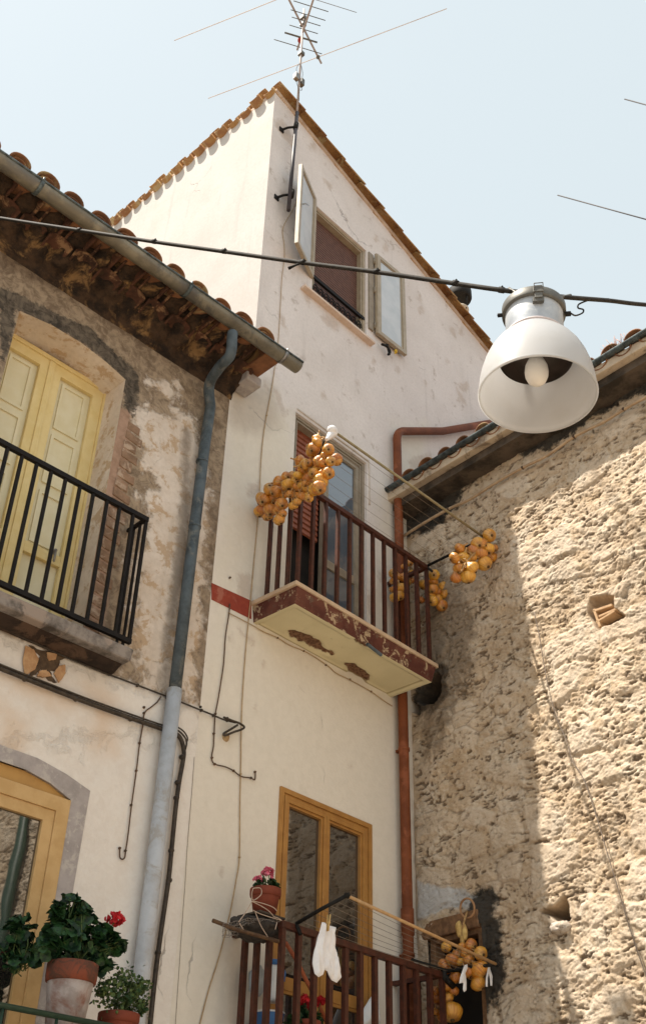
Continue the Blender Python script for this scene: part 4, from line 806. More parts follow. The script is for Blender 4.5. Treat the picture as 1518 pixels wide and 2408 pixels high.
mb = MB(); mb.box(bx, .012, .06, -.02, .03, -.07, .04); mb.build('junction_box', CAPMETAL, AN, bevel=.004)
mb = MB(); mb.tube(spline([bx(-.05, 0, -.05), bx(-.05, .02, -.14), bx(-.01, .02, -.24), bx(0, .02, -.40)], 6), .003, 5); mb.tube(spline([bx(.04, 0, -.07), bx(.05, .0, -.13), bx(.01, .02, -.2)], 6), .003, 5); mb.tube(spline([bx(-.03, 0, .05), bx(-.05, 0, .16), bx(.0, 0, .33)], 6), .003, 5); mb.tube(spline([bx(.03, 0, .04), bx(.05, 0, .17), bx(.01, 0, .33)], 6), .003, 5); mb.build('lead_wires', BLACK, AN)
def azdir(deg):  # horizontal direction, degrees clockwise from the camera's heading
    a = R(42.7-deg); return np.array([math.cos(a), math.sin(a), 0])
def boom(nm, px_at_mast, az, lo, hi, r, mat, box=False):
    z = mz(*px_at_mast); c = np.array([mx+.01, my, z]); d = azdir(az); mb = MB(); mb.tube([c+d*lo, c+d*hi], r, 8); o = mb.build(nm, mat, AN); return c, d
def onboom(c, d, x, y):  # distance along a boom nearest to a pixel row
    best = min(np.linspace(-4, 6, 2001), key=lambda s: abs((1204-F*0)-0) if False else (lambda q: (q[0]-x)**2+(q[1]-y)**2)(proj(c+d*s))); return best
def proj(p):
    c = MW.T@np.asarray(p, float); return 759+F*c[0]/-c[2], 1204-F*c[1]/-c[2]
cU, dU = boom('uhf_boom', (717, 84), 163, -.22, 1.55, .011, PINKROD)
eU = azdir(73); rowsU = [(708,114,.34,.0055), (714,92,.23,.012), (717,72,.20,.0055), (722,53,.20,.0055), (727,38,.24,.0055), (733,17,.24,.0055), (738,0,.6,.004), (746,-40,.6,.004)]
for x, y, hl, r in rowsU:
    s_ = onboom(cU, dU, x, y); p = cU+dU*s_+UP*.014; mb = MB(); mb.tube([p-eU*hl*.85, p+eU*hl*.85], r, 6); mb.build('antenna_element', CAPMETAL if r > .005 else STRAPMETAL, AN)
s_ = onboom(cU, dU, 711, 116); mb = MB(); mb.lathe([(0,-.03),(.03,-.02),(.032,.01),(0,.03)], cU+dU*(onboom(cU, dU, 714, 97)), 12); mb.build('balun', simple('red_plastic', (.35,.04,.03), (.28,.03,.02), 10, .5, 0), AN)
cV, dV = boom('vhf_boom', (714, 66), 25.4, -1.9, .50, .012, PINKROD)
eV = azdir(-66.7); sV = onboom(cV, dV, 748, 133)
def ext(c, e, x):  # length along e so that the rod end reaches pixel column x
    return min(np.linspace(-4, 6, 2001), key=lambda s: abs(proj(c+e*s)[0]-x))
for x, y, xa, xb in ((748,134,490,1050), (672,-10,410,900)):
    p = cV+dV*onboom(cV, dV, x, y); mb = MB(); mb.tube([p+eV*ext(p, eV, xa), p+eV*ext(p, eV, xb)], .0055, 6); mb.build('long_element', PALEROD, AN)
    mb = MB(); mb.lathe([(0,-.022),(.022,-.015),(.022,.015),(0,.022)], p, 10); mb.build('element_clamp', CAPMETAL, AN)
for (x, y) in ((716, 62), (716, 45), (709, 128)):
    mb = MB(); z = mz(x, y); mb.box(lambda u, o, h: np.array([mx+.01+u, my-o, z+h]), -.03, .028, -.03, .03, -.03, .03); mb.build('mast_clamp', CAPMETAL, AN, bevel=.005)
# rods of a second antenna and a wire reaching in from the right
q0 = FC.px(1700, 420, -1.5)
A2 = thing('rod_antenna', np.array([q0[0], q0[1], 6.6]), 'thin bare antenna rods reaching into the sky at the right edge', 'antenna')
mb = MB(); mb.tube([(q0[0], q0[1], 6.55), q0+UP*1.2], .018, 8); mb.build('mast', STRAPMETAL, A2)
for a, b in (((1310,459),(1700,566)), ((1467,233),(1700,296))):
    pa_ = FC.px(*a, -1.3); pb_ = FC.px(*b, -1.5); mb = MB(); mb.tube([pa_, pb_], .007, 6); mb.build('antenna_rod', simple('dark_rod', (.07,.06,.06), (.05,.045,.045), 3, .7, 0), A2)
# ================================================================ WALL CABLES AND WIRES
def wire(nm, fr, px, r, mat, label, off=.012, cat='wire', clips=(), sub=4, clipmat=None):
    pts = [fr.px(x, y, off) for x, y in px]; o0 = pts[len(pts)//2]; T_ = thing(nm, o0, label, cat)
    mb = MB(); mb.tube(spline(pts, sub), r, 7); mb.build('strand' if cat == 'wire' else 'sheath', mat, T_)
    for x, y in clips:
        p = fr.px(x, y, off); mb = MB(); k_ = 1.9 if r < .008 else 1.15; mb.lathe([(0,-r*k_),(r*k_*.95,-r*k_*.7),(r*k_,r*.5),(r*k_*.6,r*k_),(0,r*k_*1.05)], p, 8, axis=fr.n); mb.build('clip', clipmat or mat, T_)
    return T_
w = wire('wall_cable', FB, [(-60,1545),(0,1571),(100,1611),(200,1650),(300,1686),(375,1712),(410,1724),(425,1738),(432,1765),(430,1790),(421,1840),(413,1900),(404,1990),(396,2070),(380,2180),(368,2270),(360,2340),(350,2440)], .015, CABLE, 'thick brown cable bundle running along the wall and bending down beside the pipe', .03, 'cable', [(60,1596),(180,1643),(308,1690),(428,1780),(418,1840),(415,1876),(403,2000),(398,2070),(372,2240)])
mb = MB(); mb.tube(spline([FB.px(x, y, .045) for x, y in [(-60,1535),(0,1562),(100,1602),(200,1641),(300,1677),(375,1703),(415,1716),(432,1730),(439,1745),(436,1762)]], 4), .006, 6); mb.tube(spline([FB.px(x, y, .04) for x, y in [(402,1712),(412,1708),(430,1718),(441,1735),(438,1748)]], 4), .005, 6); mb.build('side_strand', CABLE, w)
wire('thin_cable', FB, z4([(-100,1400),(0,1448),(130,1510),(300,1590),(440,1650),(600,1715),(760,1775),(930,1840),(1020,1875),(1150,1928),(1230,1960),(1300,1990),(1370,2008)]), .006, CABLE, 'thin cable stapled along the ledge below the black railing', .02, 'cable', z4([(800,1790),(970,1862),(1170,1935),(1240,1965),(1320,1995)]))
wire('looped_cable_end', FA, z6l([(1300,120),(1350,140),(1390,155),(1418,175),(1405,190),(1360,205),(1310,225),(1300,215),(1340,190),(1380,165)]), .008, CABLE, 'coiled cable end sticking out of the cream wall', .05, 'cable', z6l([(1165,60),(1320,125)]))
mb = MB(); p = FA.px(*z6l([(1310,235)])[0], .0); mb.lathe([(.035,0),(.02,.02),(0,.03)], p, 10, axis=FA.n); solo(mb, 'plaster_lump', simple('ochre_filler', (.45,.33,.19), (.32,.22,.12), 30, .95, .6, 80), 'small ochre lump of filler where the coiled cable leaves the wall', 'filler')
wire('hanging_wire', FB, z6l([(935,0),(915,30),(880,60),(840,95),(830,170),(812,270),(793,430),(765,630),(745,800),(730,900),(725,935),(710,945),(697,930),(697,880)]), .0045, WIRE_RUST, 'rusty wire ending in a small hook on the lower left wall', .012, 'wire', z6l([(838,62),(838,95),(812,270),(793,430),(763,630),(730,895),(697,880)]))
wire('rusty_wire', FA, z6l([(1335,-600+60),(1330,-480),(1310,-350),(1300,-200),(1283,-80),(1265,30),(1250,110),(1245,200),(1240,290),(1230,350),(1245,390),(1310,408),(1355,430),(1400,463),(1455,472),(1480,482),(1483,440)]), .0045, WIRE_RUST, 'rusty wire dropping from the red band and hooking right on the cream wall', .012, 'wire', [(541,1358)]+z6l([(1252,100),(1243,215),(1232,355),(1248,392),(1357,430),(1458,472),(1482,437)]))
wire('pale_wire', FA, [(646,862),(640,905),(630,960),(627,975),(619,1025),(613,1090),(611,1140),(605,1230),(596,1330),(590,1400),(583,1470),(575,1560),(568,1680),(566,1800),(564,1900),(563,2015),(555,2070),(540,2150),(515,2250),(490,2330),(462,2440)], .0042, WIRE_PALE, 'long pale wire falling down the whole white facade', .01, 'wire', [(627,977),(566,1820),(563,2016)])
wire('slab_wire', FA, zb([(125,1100),(240,1160),(300,1195),(370,1225),(430,1262),(520,1300),(620,1365),(660,1400),(730,1435),(830,1490),(900,1540),(940,1565)]), .004, WIRE_PALE, 'thin wire tacked along the wall just under the upper balcony', .01, 'wire', zb([(370,1225),(500,1290),(610,1360),(730,1432),(835,1492)]), clipmat=WIRE_RUST)
wire('window_wire', FA, [(703,457),(690,490),(668,528),(664,548),(668,575),(668,610),(663,650),(660,700),(655,790),(648,860)], .0035, WIRE_PALE, 'faint wire curving down from the antenna foot past the attic window', .01)
wire('crack_strand', FB, [(457,1780),(452,1850),(448,1900),(440,2000),(436,2070),(430,2150),(424,2240),(418,2330),(412,2420)], .0012, WIRE_RUST, 'hair thin line marking the crack between the two houses below the bent cable', .004)  # thin strand drawn where a crack runs along the seam
wire('conduit', FC, zl([(150,1635),(260,1565),(400,1485),(520,1430),(660,1340),(820,1250),(960,1180),(1110,1075),(1280,990),(1400,915),(1518,850),(1700,745)]), .014, simple('ochre_conduit', (.50,.36,.23), (.34,.23,.14), 8, .7, .2), 'ochre conduit running along the stone wall below the eaves', .055, 'pipe', zl([(400,1485),(820,1250),(1110,1075),(1390,920)]), clipmat=WIRE_RUST)
wire('wire_shadow_line', FC, [(1255,1440),(1268,1500),(1283,1590),(1305,1680),(1330,1740),(1345,1790),(1370,1830),(1395,1900),(1425,2000),(1452,2090),(1485,2200),(1530,2330)], .0035, simple('wire_shadow_grey', (.22,.18,.15), (.15,.12,.10), 20, .8, .1), 'thin grey strand standing in for a wire shadow running down the sunlit stone wall', .02)  # added strand in place of the shadow line cast by an overhead wire
# ================================================================ ONIONS
def onion_mesh(i, mat):
    prof = [(0,-.86),(.10,-.88),(.16,-.86),(.45,-.78),(.78,-.54),(.97,-.18),(1.0,.10),(.90,.40),(.62,.66),(.34,.86),(.17,1.12),(.10,1.45),(.15,1.75),(0,1.85)]
    mb = MB(); mb.lathe([(r*(1+.0*i), h) for r, h in prof], (0,0,0), 18)
    me = bpy.data.meshes.new('onion'); me.from_pydata(mb.v, [], mb.f); me.polygons.foreach_set('use_smooth', [True]*len(me.polygons))
    for v in me.vertices:
        a = math.atan2(v.co.y, v.co.x); k = 1+.025*math.sin(a*5+i)+.03*mn.noise(Vector((v.co.x*1.3+i, v.co.y*1.3, v.co.z))); v.co.x *= k; v.co.y *= k
    me.materials.append(mat); return me
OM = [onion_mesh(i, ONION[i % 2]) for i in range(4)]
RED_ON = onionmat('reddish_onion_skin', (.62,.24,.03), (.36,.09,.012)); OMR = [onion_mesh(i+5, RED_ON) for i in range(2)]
mbr = MB(); mbr.lathe([(0,-.98),(.09,-.97),(.19,-.91),(.21,-.82)], (0,0,0), 10); 
rm = bpy.data.meshes.new('root_end'); rm.from_pydata(mbr.v, [], mbr.f); rm.materials.append(simple('dark_root', (.10,.055,.02), (.07,.04,.015), 40, .95, .3))
def onions(root, items, place, spine, sunbias=0):
    """items: (px, py, radius px) ; place(x,y,k) -> world centre"""
    for k, (x, y, rp) in enumerate(items):
        p = place(x, y, k); dist = float((MW.T@p)[2]*-1); r = rp*dist/F*1.33*(.84+.36*rng.random())
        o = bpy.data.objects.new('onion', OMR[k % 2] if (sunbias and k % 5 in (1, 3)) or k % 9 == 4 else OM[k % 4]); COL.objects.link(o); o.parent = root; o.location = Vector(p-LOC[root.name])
        j = min(range(len(spine)), key=lambda i: np.linalg.norm(spine[i]-p)); t_ = Vector(spine[j]+UP*.05-p)
        if t_.length < .01: t_ = Vector((0, 0, 1))
        t_ = t_.normalized()*.8+Vector((rng.normal()*.35, .25+rng.normal()*.3, .55+rng.normal()*.25))
        o.rotation_euler = Vector((0,0,1)).rotation_difference(t_).to_euler(); o.scale = (r, r, r*.92)
        d = bpy.data.objects.new('root_end', rm); COL.objects.link(d); d.parent = o
    mb = MB(); mb.tube(spline(spine, 4), .008, 6)
    for k, (x, y, rp) in enumerate(items):
        p = place(x, y, k); j = min(range(len(spine)), key=lambda i: np.linalg.norm(spine[i]-p)); mb.tube([p, (p+spine[j])/2+UP*.015, spine[j]], .0045, 5)
    mb.build('braided_stalks', DRY, root)
def zz(f, L): return [(*f([(a, b)])[0], r*.2068) for a, b, r in L]
ul = zz(z5, [(830,415,50),(755,470,50),(775,520,55),(960,490,55),(1050,600,55),(860,630,60),(985,625,50),(635,620,60),(700,670,55),(745,640,40),(850,710,55),(960,760,60),(610,790,50),(745,820,60),(870,850,70),(480,800,50),(545,820,45),(400,865,55),(810,940,60),(600,920,55),(290,930,60),(360,970,50),(440,975,60),(655,1030,55),(740,1045,38),(570,1000,45),(210,1055,70),(430,1110,65),(185,1200,60),(300,1180,60),(400,1290,50),(340,1050,50),(560,1130,50),(440,1220,40),(290,1250,35),(680,720,50),(500,890,50),(900,760,40),(660,900,40),(520,1000,40),(680,960,45),(930,560,45),(790,760,45),(380,1180,45)])
ul += [(x+rng.normal()*7, y+rng.normal()*7, r*.9) for x, y, r in ul[::2]]
def offUL(x): return .10+max(0, min(1, (x-612)/(768-612)))*.88
tipL, tipR = FA.px(780, 1011, 1.0), FA.px(1140, 1266, 1.0)
def plUL(x, y, k): return FA.px(x, y, offUL(x)+(.045 if k % 3 == 0 else (-.03 if k % 3 == 1 else .0)))
spUL = [FA.px(x, y, offUL(x)) for x, y in z5([(950,360),(900,480),(850,600),(780,720),(700,820),(580,900),(450,980),(330,1060),(230,1110)])]
OU = thing('onion_string', spUL[3], 'long onion string tied from the rack tip down over the upper railing corner', 'onion string', 'strings of onions hung out to dry'); onions(OU, ul, plUL, spUL)
mb = MB(); mb.lathe([(0,-.036),(.022,-.03),(.034,-.014),(.037,.0),(.033,.017),(.02,.03),(0,.034)], tipL, 14); ws = [FA.px(x, y, .99) for x, y in z5([(985,250),(1010,290),(975,340),(935,380)])]; mb.tube(spline([ws[0]+UP*.0, ws[1], ws[2], ws[3]], 5), [.020,.026,.030,.034,.037,.038,.037,.034,.030,.027,.024,.021,.018,.015,.013,.012], 12)
o = mb.build('cloth_wrap', WHITE_CLOTH, OU); o['label'] = 'white rag tied round the top of the string'
ur = [(*z6([(a, b)])[0], r*.2024) for a, b, r in [(1295,320,65),(950,475,60),(1160,420,55),(1215,415,45),(1110,505,55),(1195,535,60),(1280,475,50),(1325,580,60),(1240,645,65),(890,580,50),(995,585,70),(945,705,65),(1095,695,70),(915,810,60),(1045,800,65),(1350,470,35),(1100,580,50)]]
def plUR(x, y, k): return FA.px(x, y, 1.02+(.03, -.03, 0)[k % 3]-max(0, 1120-x)*.002)
spUR = [FA.px(x, y, 1.0) for x, y in z6([(1250,370),(1180,470),(1100,550),(1020,640),(970,740)])]
OR = thing('onion_string', spUR[2], 'onion bunch at the right end of the upper rack before the stone wall', 'onion string', 'strings of onions hung out to dry'); onions(OR, ur, plUR, spUR)
um = [(*z6([(a, b)])[0], r*.2024) for a, b, r in [(180,760,45),(295,690,35),(395,760,38),(305,810,40),(400,845,35),(180,850,35),(270,940,50),(185,950,45),(200,1040,55),(370,640,30),(330,880,40),(240,800,40),(250,1020,45)]]
spUM = [FA.px(x, y, .14) for x, y in z6([(370,640),(300,760),(230,880),(200,1000)])]
OMd = thing('onion_string', spUM[1], 'onion string hanging on the wall behind the right bars of the upper balcony', 'onion string', 'strings of onions hung out to dry'); onions(OMd, um, lambda x, y, k: FA.px(x, y, .14+(.03, -.03, 0)[k % 3]), spUM)
ue_ = [(*z6([(a, b)])[0], r*.2024) for a, b, r in [(655,780,48),(645,860,40),(750,915,50),(640,945,45),(690,980,40),(850,975,48),(775,1010,45),(830,1070,40),(640,1080,50),(745,1135,50),(620,1030,40),(810,1150,30),(535,895,50),(500,1070,35),(690,1060,40)]]
spUE = [FA.px(x, y, .40) for x, y in z6([(650,740),(660,850),(710,950),(740,1060)])]
def plUE(x, y, k): return FA.px(x, y, (.30 if x < 1000 else .40)+(.02, -.02, 0)[k % 3])
OE = thing('onion_string', spUE[1], 'short onion bunch tied outside the right post of the upper railing', 'onion string', 'strings of onions hung out to dry'); onions(OE, ue_, plUE, spUE)
lo = [(*z8([(a, b)])[0], r*.2023) for a, b, r in [(795,890,50),(1085,865,55),(1195,960,55),(865,1040,65),(920,970,40),(1060,1040,55),(775,1110,60),(1185,1150,75),(900,1240,60),(775,1330,75),(1165,1310,70),(680,1470,60),(815,1480,60),(880,1400,50),(855,1640,85),(665,1640,38),(745,1700,45),(980,880,45),(1050,1180,45),(1030,960,45),(960,1060,40),(660,1400,40)]]
def plL(x, y, k): return FC.px(x, y, .13+(.03, -.02, 0)[k % 3])
hookp = FC.px(*z8([(1040,470)])[0], .06)
spL = [hookp]+[FC.px(x, y, .13) for x, y in z8([(1000,600),(980,760),(960,900),(930,1040),(880,1200),(820,1380),(800,1560)])]
OLo = thing('onion_string', spL[0], 'large string of orange onions hanging beside the small dark window in the stone wall', 'onion string', 'strings of onions hung out to dry'); onions(OLo, lo, plL, spL, 1)
mb = MB()
for k, (x, y, r) in enumerate([(955,690,.03),(1010,720,.022),(985,770,.02)]):
    p = FC.px(*z8([(x, y)])[0], .12); mb.tube(spline([p+UP*.06, p+np.array([.012*(k-1),0,.03]), p, p-UP*.05], 4), [r*.3]+[r*(.4+.6*math.sin(i/12*math.pi)) for i in range(11)]+[r*.3], 8)
mb.build('dry_stalk_bundle', simple('yellow_dry_leaves', (.60,.42,.16), (.44,.27,.09), 30, .9, .5, 120), OLo)
mb = MB(); rc = FC.px(*z8([(1040,435)])[0], .08); mb.tube([rc+FC.e*.065*math.cos(a)+UP*.065*math.sin(a)+FC.n*.01*math.sin(a) for a in np.linspace(0, 2*math.pi, 28, endpoint=False)], .008, 8, closed=True); solo(mb, 'hanging_ring', simple('wooden_ring', (.42,.24,.12), (.30,.16,.08), 20, .7, .2), 'round wooden ring hung on the stone wall above the onion string', 'ring')
# ================================================================ DRYING RACKS
def rack(nm, tL, tR, hL, hR, rodmat, label, n=6):
    T_ = thing(nm, (tL+tR)/2, label, 'drying rack', 'clothes racks fixed to the balcony railings'); d = (tR-tL)/np.linalg.norm(tR-tL)
    mb = MB(); mb.tube([tL, tR], .0105, 8); mb.build('front_rod', rodmat, T_)
    for t_, h in ((tL, hL), (tR, hR)):
        mb = MB(); mb.tube([h, (h+t_)/2+UP*.004, t_+(t_-h)/np.linalg.norm(t_-h)*.02], .012, 8); mb.tube([h, h-UP*.08+(t_-h)*.1], .012, 6); mb.lathe([(.016,-.012),(.016,.012)], t_, 8, axis=d, cap0=True, cap1=True); mb.build('rack_arm', BLACK, T_)
    for k in range(n):
        f_ = (k+.6)/n; a = hL+(tL-hL)*f_; b = hR+(tR-hR)*f_; mb = MB(); mb.tube([a+(b-a)*i/10-UP*.018*math.sin(math.pi*i/10) for i in range(11)], .0016, 4); mb.build('clothes_line', simple('line', (.22,.17,.13)) if k == 0 else bpy.data.materials['line'], T_)
    return T_
rack('drying_rack', tipL, tipR, FA.P(4.84, .42, 5.19), FA.P(6.40, .42, 5.185), ROD_OLIVE, 'upper drying rack with an olive rod stretched between two black arms')
lL, lR = FA.px(815, 2106, .80), FA.px(1167, 2268, .80)
rack('drying_rack', lL, lR, FA.P(4.93, .44, 1.87), FA.P(6.40, .44, 1.87), BAMBOO, 'lower drying rack with a bamboo rod above the lower railing', 7)
# socks and peg
def cloth(nm, polys_px, off, th, mat, label, cat, fr=FA, wob=.012, group=None, root=None):
    pts = [fr.uz(x, y, off) for x, y in polys_px]; C_ = np.mean(pts, 0); us = [p[0] for p in pts]; zs = [p[1] for p in pts]; st = .008
    U, Z = np.meshgrid(np.arange(min(us), max(us), st), np.arange(min(zs), max(zs), st)); U = U.ravel(); Z = Z.ravel(); sd = sdpoly(U, Z, pts); U, Z = U[sd > st*.5], Z[sd > st*.5]
    al = [Vector(p) for p in pts]+[Vector((a, b)) for a, b in zip(U, Z)]; n = len(pts)
    vo, _, fo, *_r = delaunay_2d_cdt(al, [(i, (i+1) % n) for i in range(n)], [], 1, 1e-6); V = np.array([tuple(v) for v in vo]); fo = [q for q in fo]
    d = np.maximum(sdpoly(V[:, 0], V[:, 1], pts), 0); bul = th*np.sqrt(np.clip(d/(th*1.6), 0, 1)); fold = wob*(fbm(V[:, 0]*28, V[:, 1]*6, 3, 31)-.5)*2
    mb = MB(); N = len(V); mb.add([fr.P(V[i,0], off+fold[i]+bul[i], V[i,1]) for i in range(N)]+[fr.P(V[i,0], off+fold[i]-bul[i], V[i,1]) for i in range(N)], [tuple(q) for q in fo]+[tuple(i+N for i in q[::-1]) for q in fo], True)
    return mb
sk = z7([(1205,565),(1240,568),(1290,590),(1375,615),(1368,680),(1375,830),(1400,950),(1430,1060),(1435,1160),(1395,1220),(1350,1190),(1300,1140),(1285,1095),(1255,1075),(1245,1130),(1190,1160),(1155,1120),(1145,1000),(1150,900),(1185,780),(1200,680)])
solo(cloth('socks', sk, .72, .018, WHITE_CLOTH, '', '', wob=.034), 'pair_of_socks', WHITE_CLOTH, 'white socks pegged to the lower drying rack', 'socks')
mb = MB(); a = FA.px(*z7([(1305,480)])[0], .74); b = FA.px(*z7([(1290,655)])[0], .745); d = b-a; w_ = np.array([.010,0,0])
for o_ in (-.006, .006): mb.tube([a+np.array([0,o_*1.6,0]), b+np.array([0,o_*.8,0])], .0062, 4)
mb.tube([(a+b)/2-np.array([0,.014,0]), (a+b)/2+np.array([0,.014,0])], .005, 6); solo(mb, 'clothes_peg', simple('yellow_peg', (.55,.36,.14), (.46,.29,.10), 20, .6, .1), 'wooden clothes peg holding the white socks', 'peg')
for L, lab in (([(1000,1100),(1040,1085),(1045,1130),(1015,1190),(1030,1290),(1030,1390),(1000,1410),(985,1380),(990,1300),(945,1310),(955,1240),(975,1170)], 'white rag strip tied to the middle of the lower rack arm'), ([(1275,1105),(1300,1105),(1305,1150),(1335,1230),(1330,1340),(1305,1335),(1300,1250),(1285,1190),(1275,1270),(1275,1350),(1250,1345),(1250,1250),(1268,1180)], 'white rag strip tied near the tip of the lower rack arm')):
    pp = z8(L); solo(cloth('rag', pp, .62 if 'middle' in lab else .72, .007, WHITE_CLOTH, '', '', wob=.005), 'rag_strip', WHITE_CLOTH, lab, 'rag')
# ================================================================ PLANTS
def leaf(mb, c, n, r, fold=.25, pts=11, seed=0):
    n = Vector(n).normalized(); a = n.orthogonal().normalized(); a = Matrix.Rotation(seed*2.4, 3, n)@a; b = n.cross(a); vs = [Vector(c)-n*r*fold*.5]
    for k in range(pts):
        t = 2*math.pi*k/pts; rr = r*(1+.12*math.cos(t*5+seed)+(.0 if k else -.45)); vs.append(Vector(c)+a*math.cos(t)*rr+b*math.sin(t)*rr+n*r*fold*(.3+.35*math.sin(2*t+seed)))
    mb.add([tuple(v) for v in vs], [(0, 1+k, 1+(k+1) % pts) for k in range(pts)], False)
def flower(mb, c, r, n=26):
    for k in range(n):
        a = rng.normal(size=3); a /= np.linalg.norm(a); a[2] = abs(a[2])*.9-.15; p = np.array(c)+a*r*.75
        for j in range(4):
            t = a+rng.normal(size=3)*.55; leaf(mb, p+rng.normal(size=3)*r*.12, t, r*.26, .4, 6, rng.random()*6)
def geranium(root, base, blobs, nl, rl, flowers, fmat, matl=LEAF):
    mb = MB(); ms = MB()
    for i in range(nl):
        c, R_ = blobs[i % len(blobs)]; a = rng.normal(size=3); a /= np.linalg.norm(a); p = np.array(c)+a*R_*(.55+.5*rng.random()); n = a*.7+np.array([0, -.25, .55])+rng.normal(size=3)*.35
        leaf(mb, p, n, rl*(.65+.6*rng.random()), .3, 13, i); 
        if i % 3 == 0: ms.tube([np.array(base)+rng.normal(size=3)*.02, (np.array(base)+p)/2+rng.normal(size=3)*.02, p], .003, 5)
    mb.build('foliage', matl, root); 
    for c, r in flowers:
        fb = MB(); flower(fb, c, r); fb.build('flower_head', fmat, root); ms.tube(spline([np.array(base), (np.array(base)+np.array(c))/2+np.array([.02,0,0]), np.array(c)], 4), .003, 5)
    ms.build('stems', STEM, root)
def pot(nm, base, r0, r1, h, mat, label, tilt=(0,0,1), rim=.22, whitemat=None):
    T_ = thing(nm, base, label, 'flower pot'); hr = h*(1-rim)
    mb = MB(); mb.lathe([(0,0),(r0,0),(r0+(r1*.9-r0)*.98, hr)], base, 40, tilt); body = mb.build('pot_body', whitemat or mat, T_)
    mb = MB(); mb.lathe([(r1*.9,hr-.004),(r1*.97,hr),(r1,hr+h*rim*.3),(r1,h-.004),(r1*.98,h),(r1*.90,h),(r1*.88,h-.03),(0,h-.035)], base, 40, tilt); mb.build('pot_rim', mat, T_); return T_
# big limewashed pot, bottom left
off = .5; tl = FB.px(*zp([(405,1100)])[0], off); tr_ = FB.px(*zp([(855,1110)])[0], off); ctr = (tl+tr_)/2; rr = 60*float(-(MW.T@ctr)[2])/F
bot = ctr-UP*.325
t = NT('limewashed_pot'); v = t.noise(4.0, 8, .65, .6); c = t.mix(t.mr(v, .30, .50), (.20,.065,.03), t.mix(t.mr(t.noise(12, 6), .4, .6), (.40,.36,.35), (.29,.255,.245))); t.bump(v, .3, .01); LIME = t.fin(c, .9)
t = NT('stained_rim'); c = t.mix(t.mr(t.noise(11, 8, .7, .6), .42, .6), (.21,.055,.028), (.09,.042,.028)); t.bump(t.noise(30), .2, .006); RIMM = t.fin(c, .85)
P1 = pot('flower_pot', bot-UP*.0, rr*.66, rr, .345, RIMM, 'large limewashed terracotta pot with a dark rim standing bottom left under the geranium', (0,0,1), .25, LIME)
G1 = thing('geranium', bot+UP*.33, 'bushy dark green geranium with one red flower head in the limewashed pot', 'plant')
def bb(x, y, o_=.5): return FB.px(*zp([(x, y)])[0], o_)
blobs = [(bb(620,900), .115), (bb(560,830), .09), (bb(740,860), .10), (bb(640,570), .055), (bb(740,640), .06), (bb(860,800), .06), (bb(900,900), .065), (bb(480,830), .08), (bb(780,960), .08), (bb(560,990), .07), (bb(660,700), .06), (bb(520,600), .03), (bb(1000,870), .045), (bb(900,1080), .035), (bb(420,900), .06)]
geranium(G1, bot+UP*.33, blobs, 330, .036, [(bb(1005,690), .052)], RED_FL)
# trailing part in front of the window, left
G1b = thing('trailing_plant', bb(150,900,.3), 'dark trailing foliage in front of the lower left window', 'plant')
geranium(G1b, bb(180,1100,.3), [(bb(190,690,.3), .045), (bb(120,720,.3), .035), (bb(170,830,.3), .05), (bb(90,930,.3), .05), (bb(200,950,.3), .06), (bb(120,1040,.3), .05), (bb(240,800,.3), .05), (bb(250,1000,.3), .06)], 110, .030, [], RED_FL)
# small feathery plant in a second pot
ct = FB.px(*zp([(1040,1500)])[0], .45); P2 = pot('flower_pot', ct-UP*.20, .075, .105, .20, POT, 'small terracotta pot with a feathery plant at the bottom edge', (0,0,1))
G2 = thing('feathery_plant', ct, 'feathery small leaved green plant in the small pot beside the big one', 'plant'); mb = MB(); ms = MB()
for i in range(900):
    cx_, cy_, r_ = [(1080,1300,150),(980,1350,140),(1180,1350,110),(1080,1200,80),(1230,1260,60),(900,1300,80),(1100,1450,110),(1240,1450,50)][i % 8]; a, b = rng.normal(size=2)*.55; p = bb(cx_+a*r_, cy_+b*r_, .45+rng.normal()*.04); leaf(mb, p, rng.normal(size=3)+np.array([0,0,.5]), .008+.006*rng.random(), .2, 5, i)
    if i % 18 == 0: ms.tube([ct, (ct+p)/2+rng.normal(size=3)*.01, p], .0016, 4)
mb.build('foliage', LEAF_LT, G2); ms.build('stems', STEM, G2)
# green balcony rail and plank that carry the pots
LB = thing('green_balcony_rail', FB.P(-1.0, .6, 1.0), 'dark green iron rail under the big pot at the bottom left corner', 'railing')
a = FB.px(-40, 2356, .66); b = FB.px(190, 2400, .66); mb = MB(); d = (b-a); mb.tube([a-d*3, b+d*.35], .014, 8); mb.build('top_rail', GREEN_IRON, LB)
for k in range(9):
    p = b+d*.3-d*.55*k; mb = MB(); mb.tube([p, p-UP*.95], .008, 6); mb.build('baluster', GREEN_IRON, LB)
mb = MB(); mb.box(FB.P, -2.6, -.55, .34, .62, bot[2]-.03, bot[2]); pl = mb.build('pot_shelf', WOOD, LB, bevel=.003)
mb = MB()
for u in (-2.5, -.6):
    mb = MB(); mb.box(FB.P, u-.02, u+.02, 0, .62, bot[2]-.06, bot[2]-.032); mb.build('shelf_bracket', GREEN_IRON, LB)
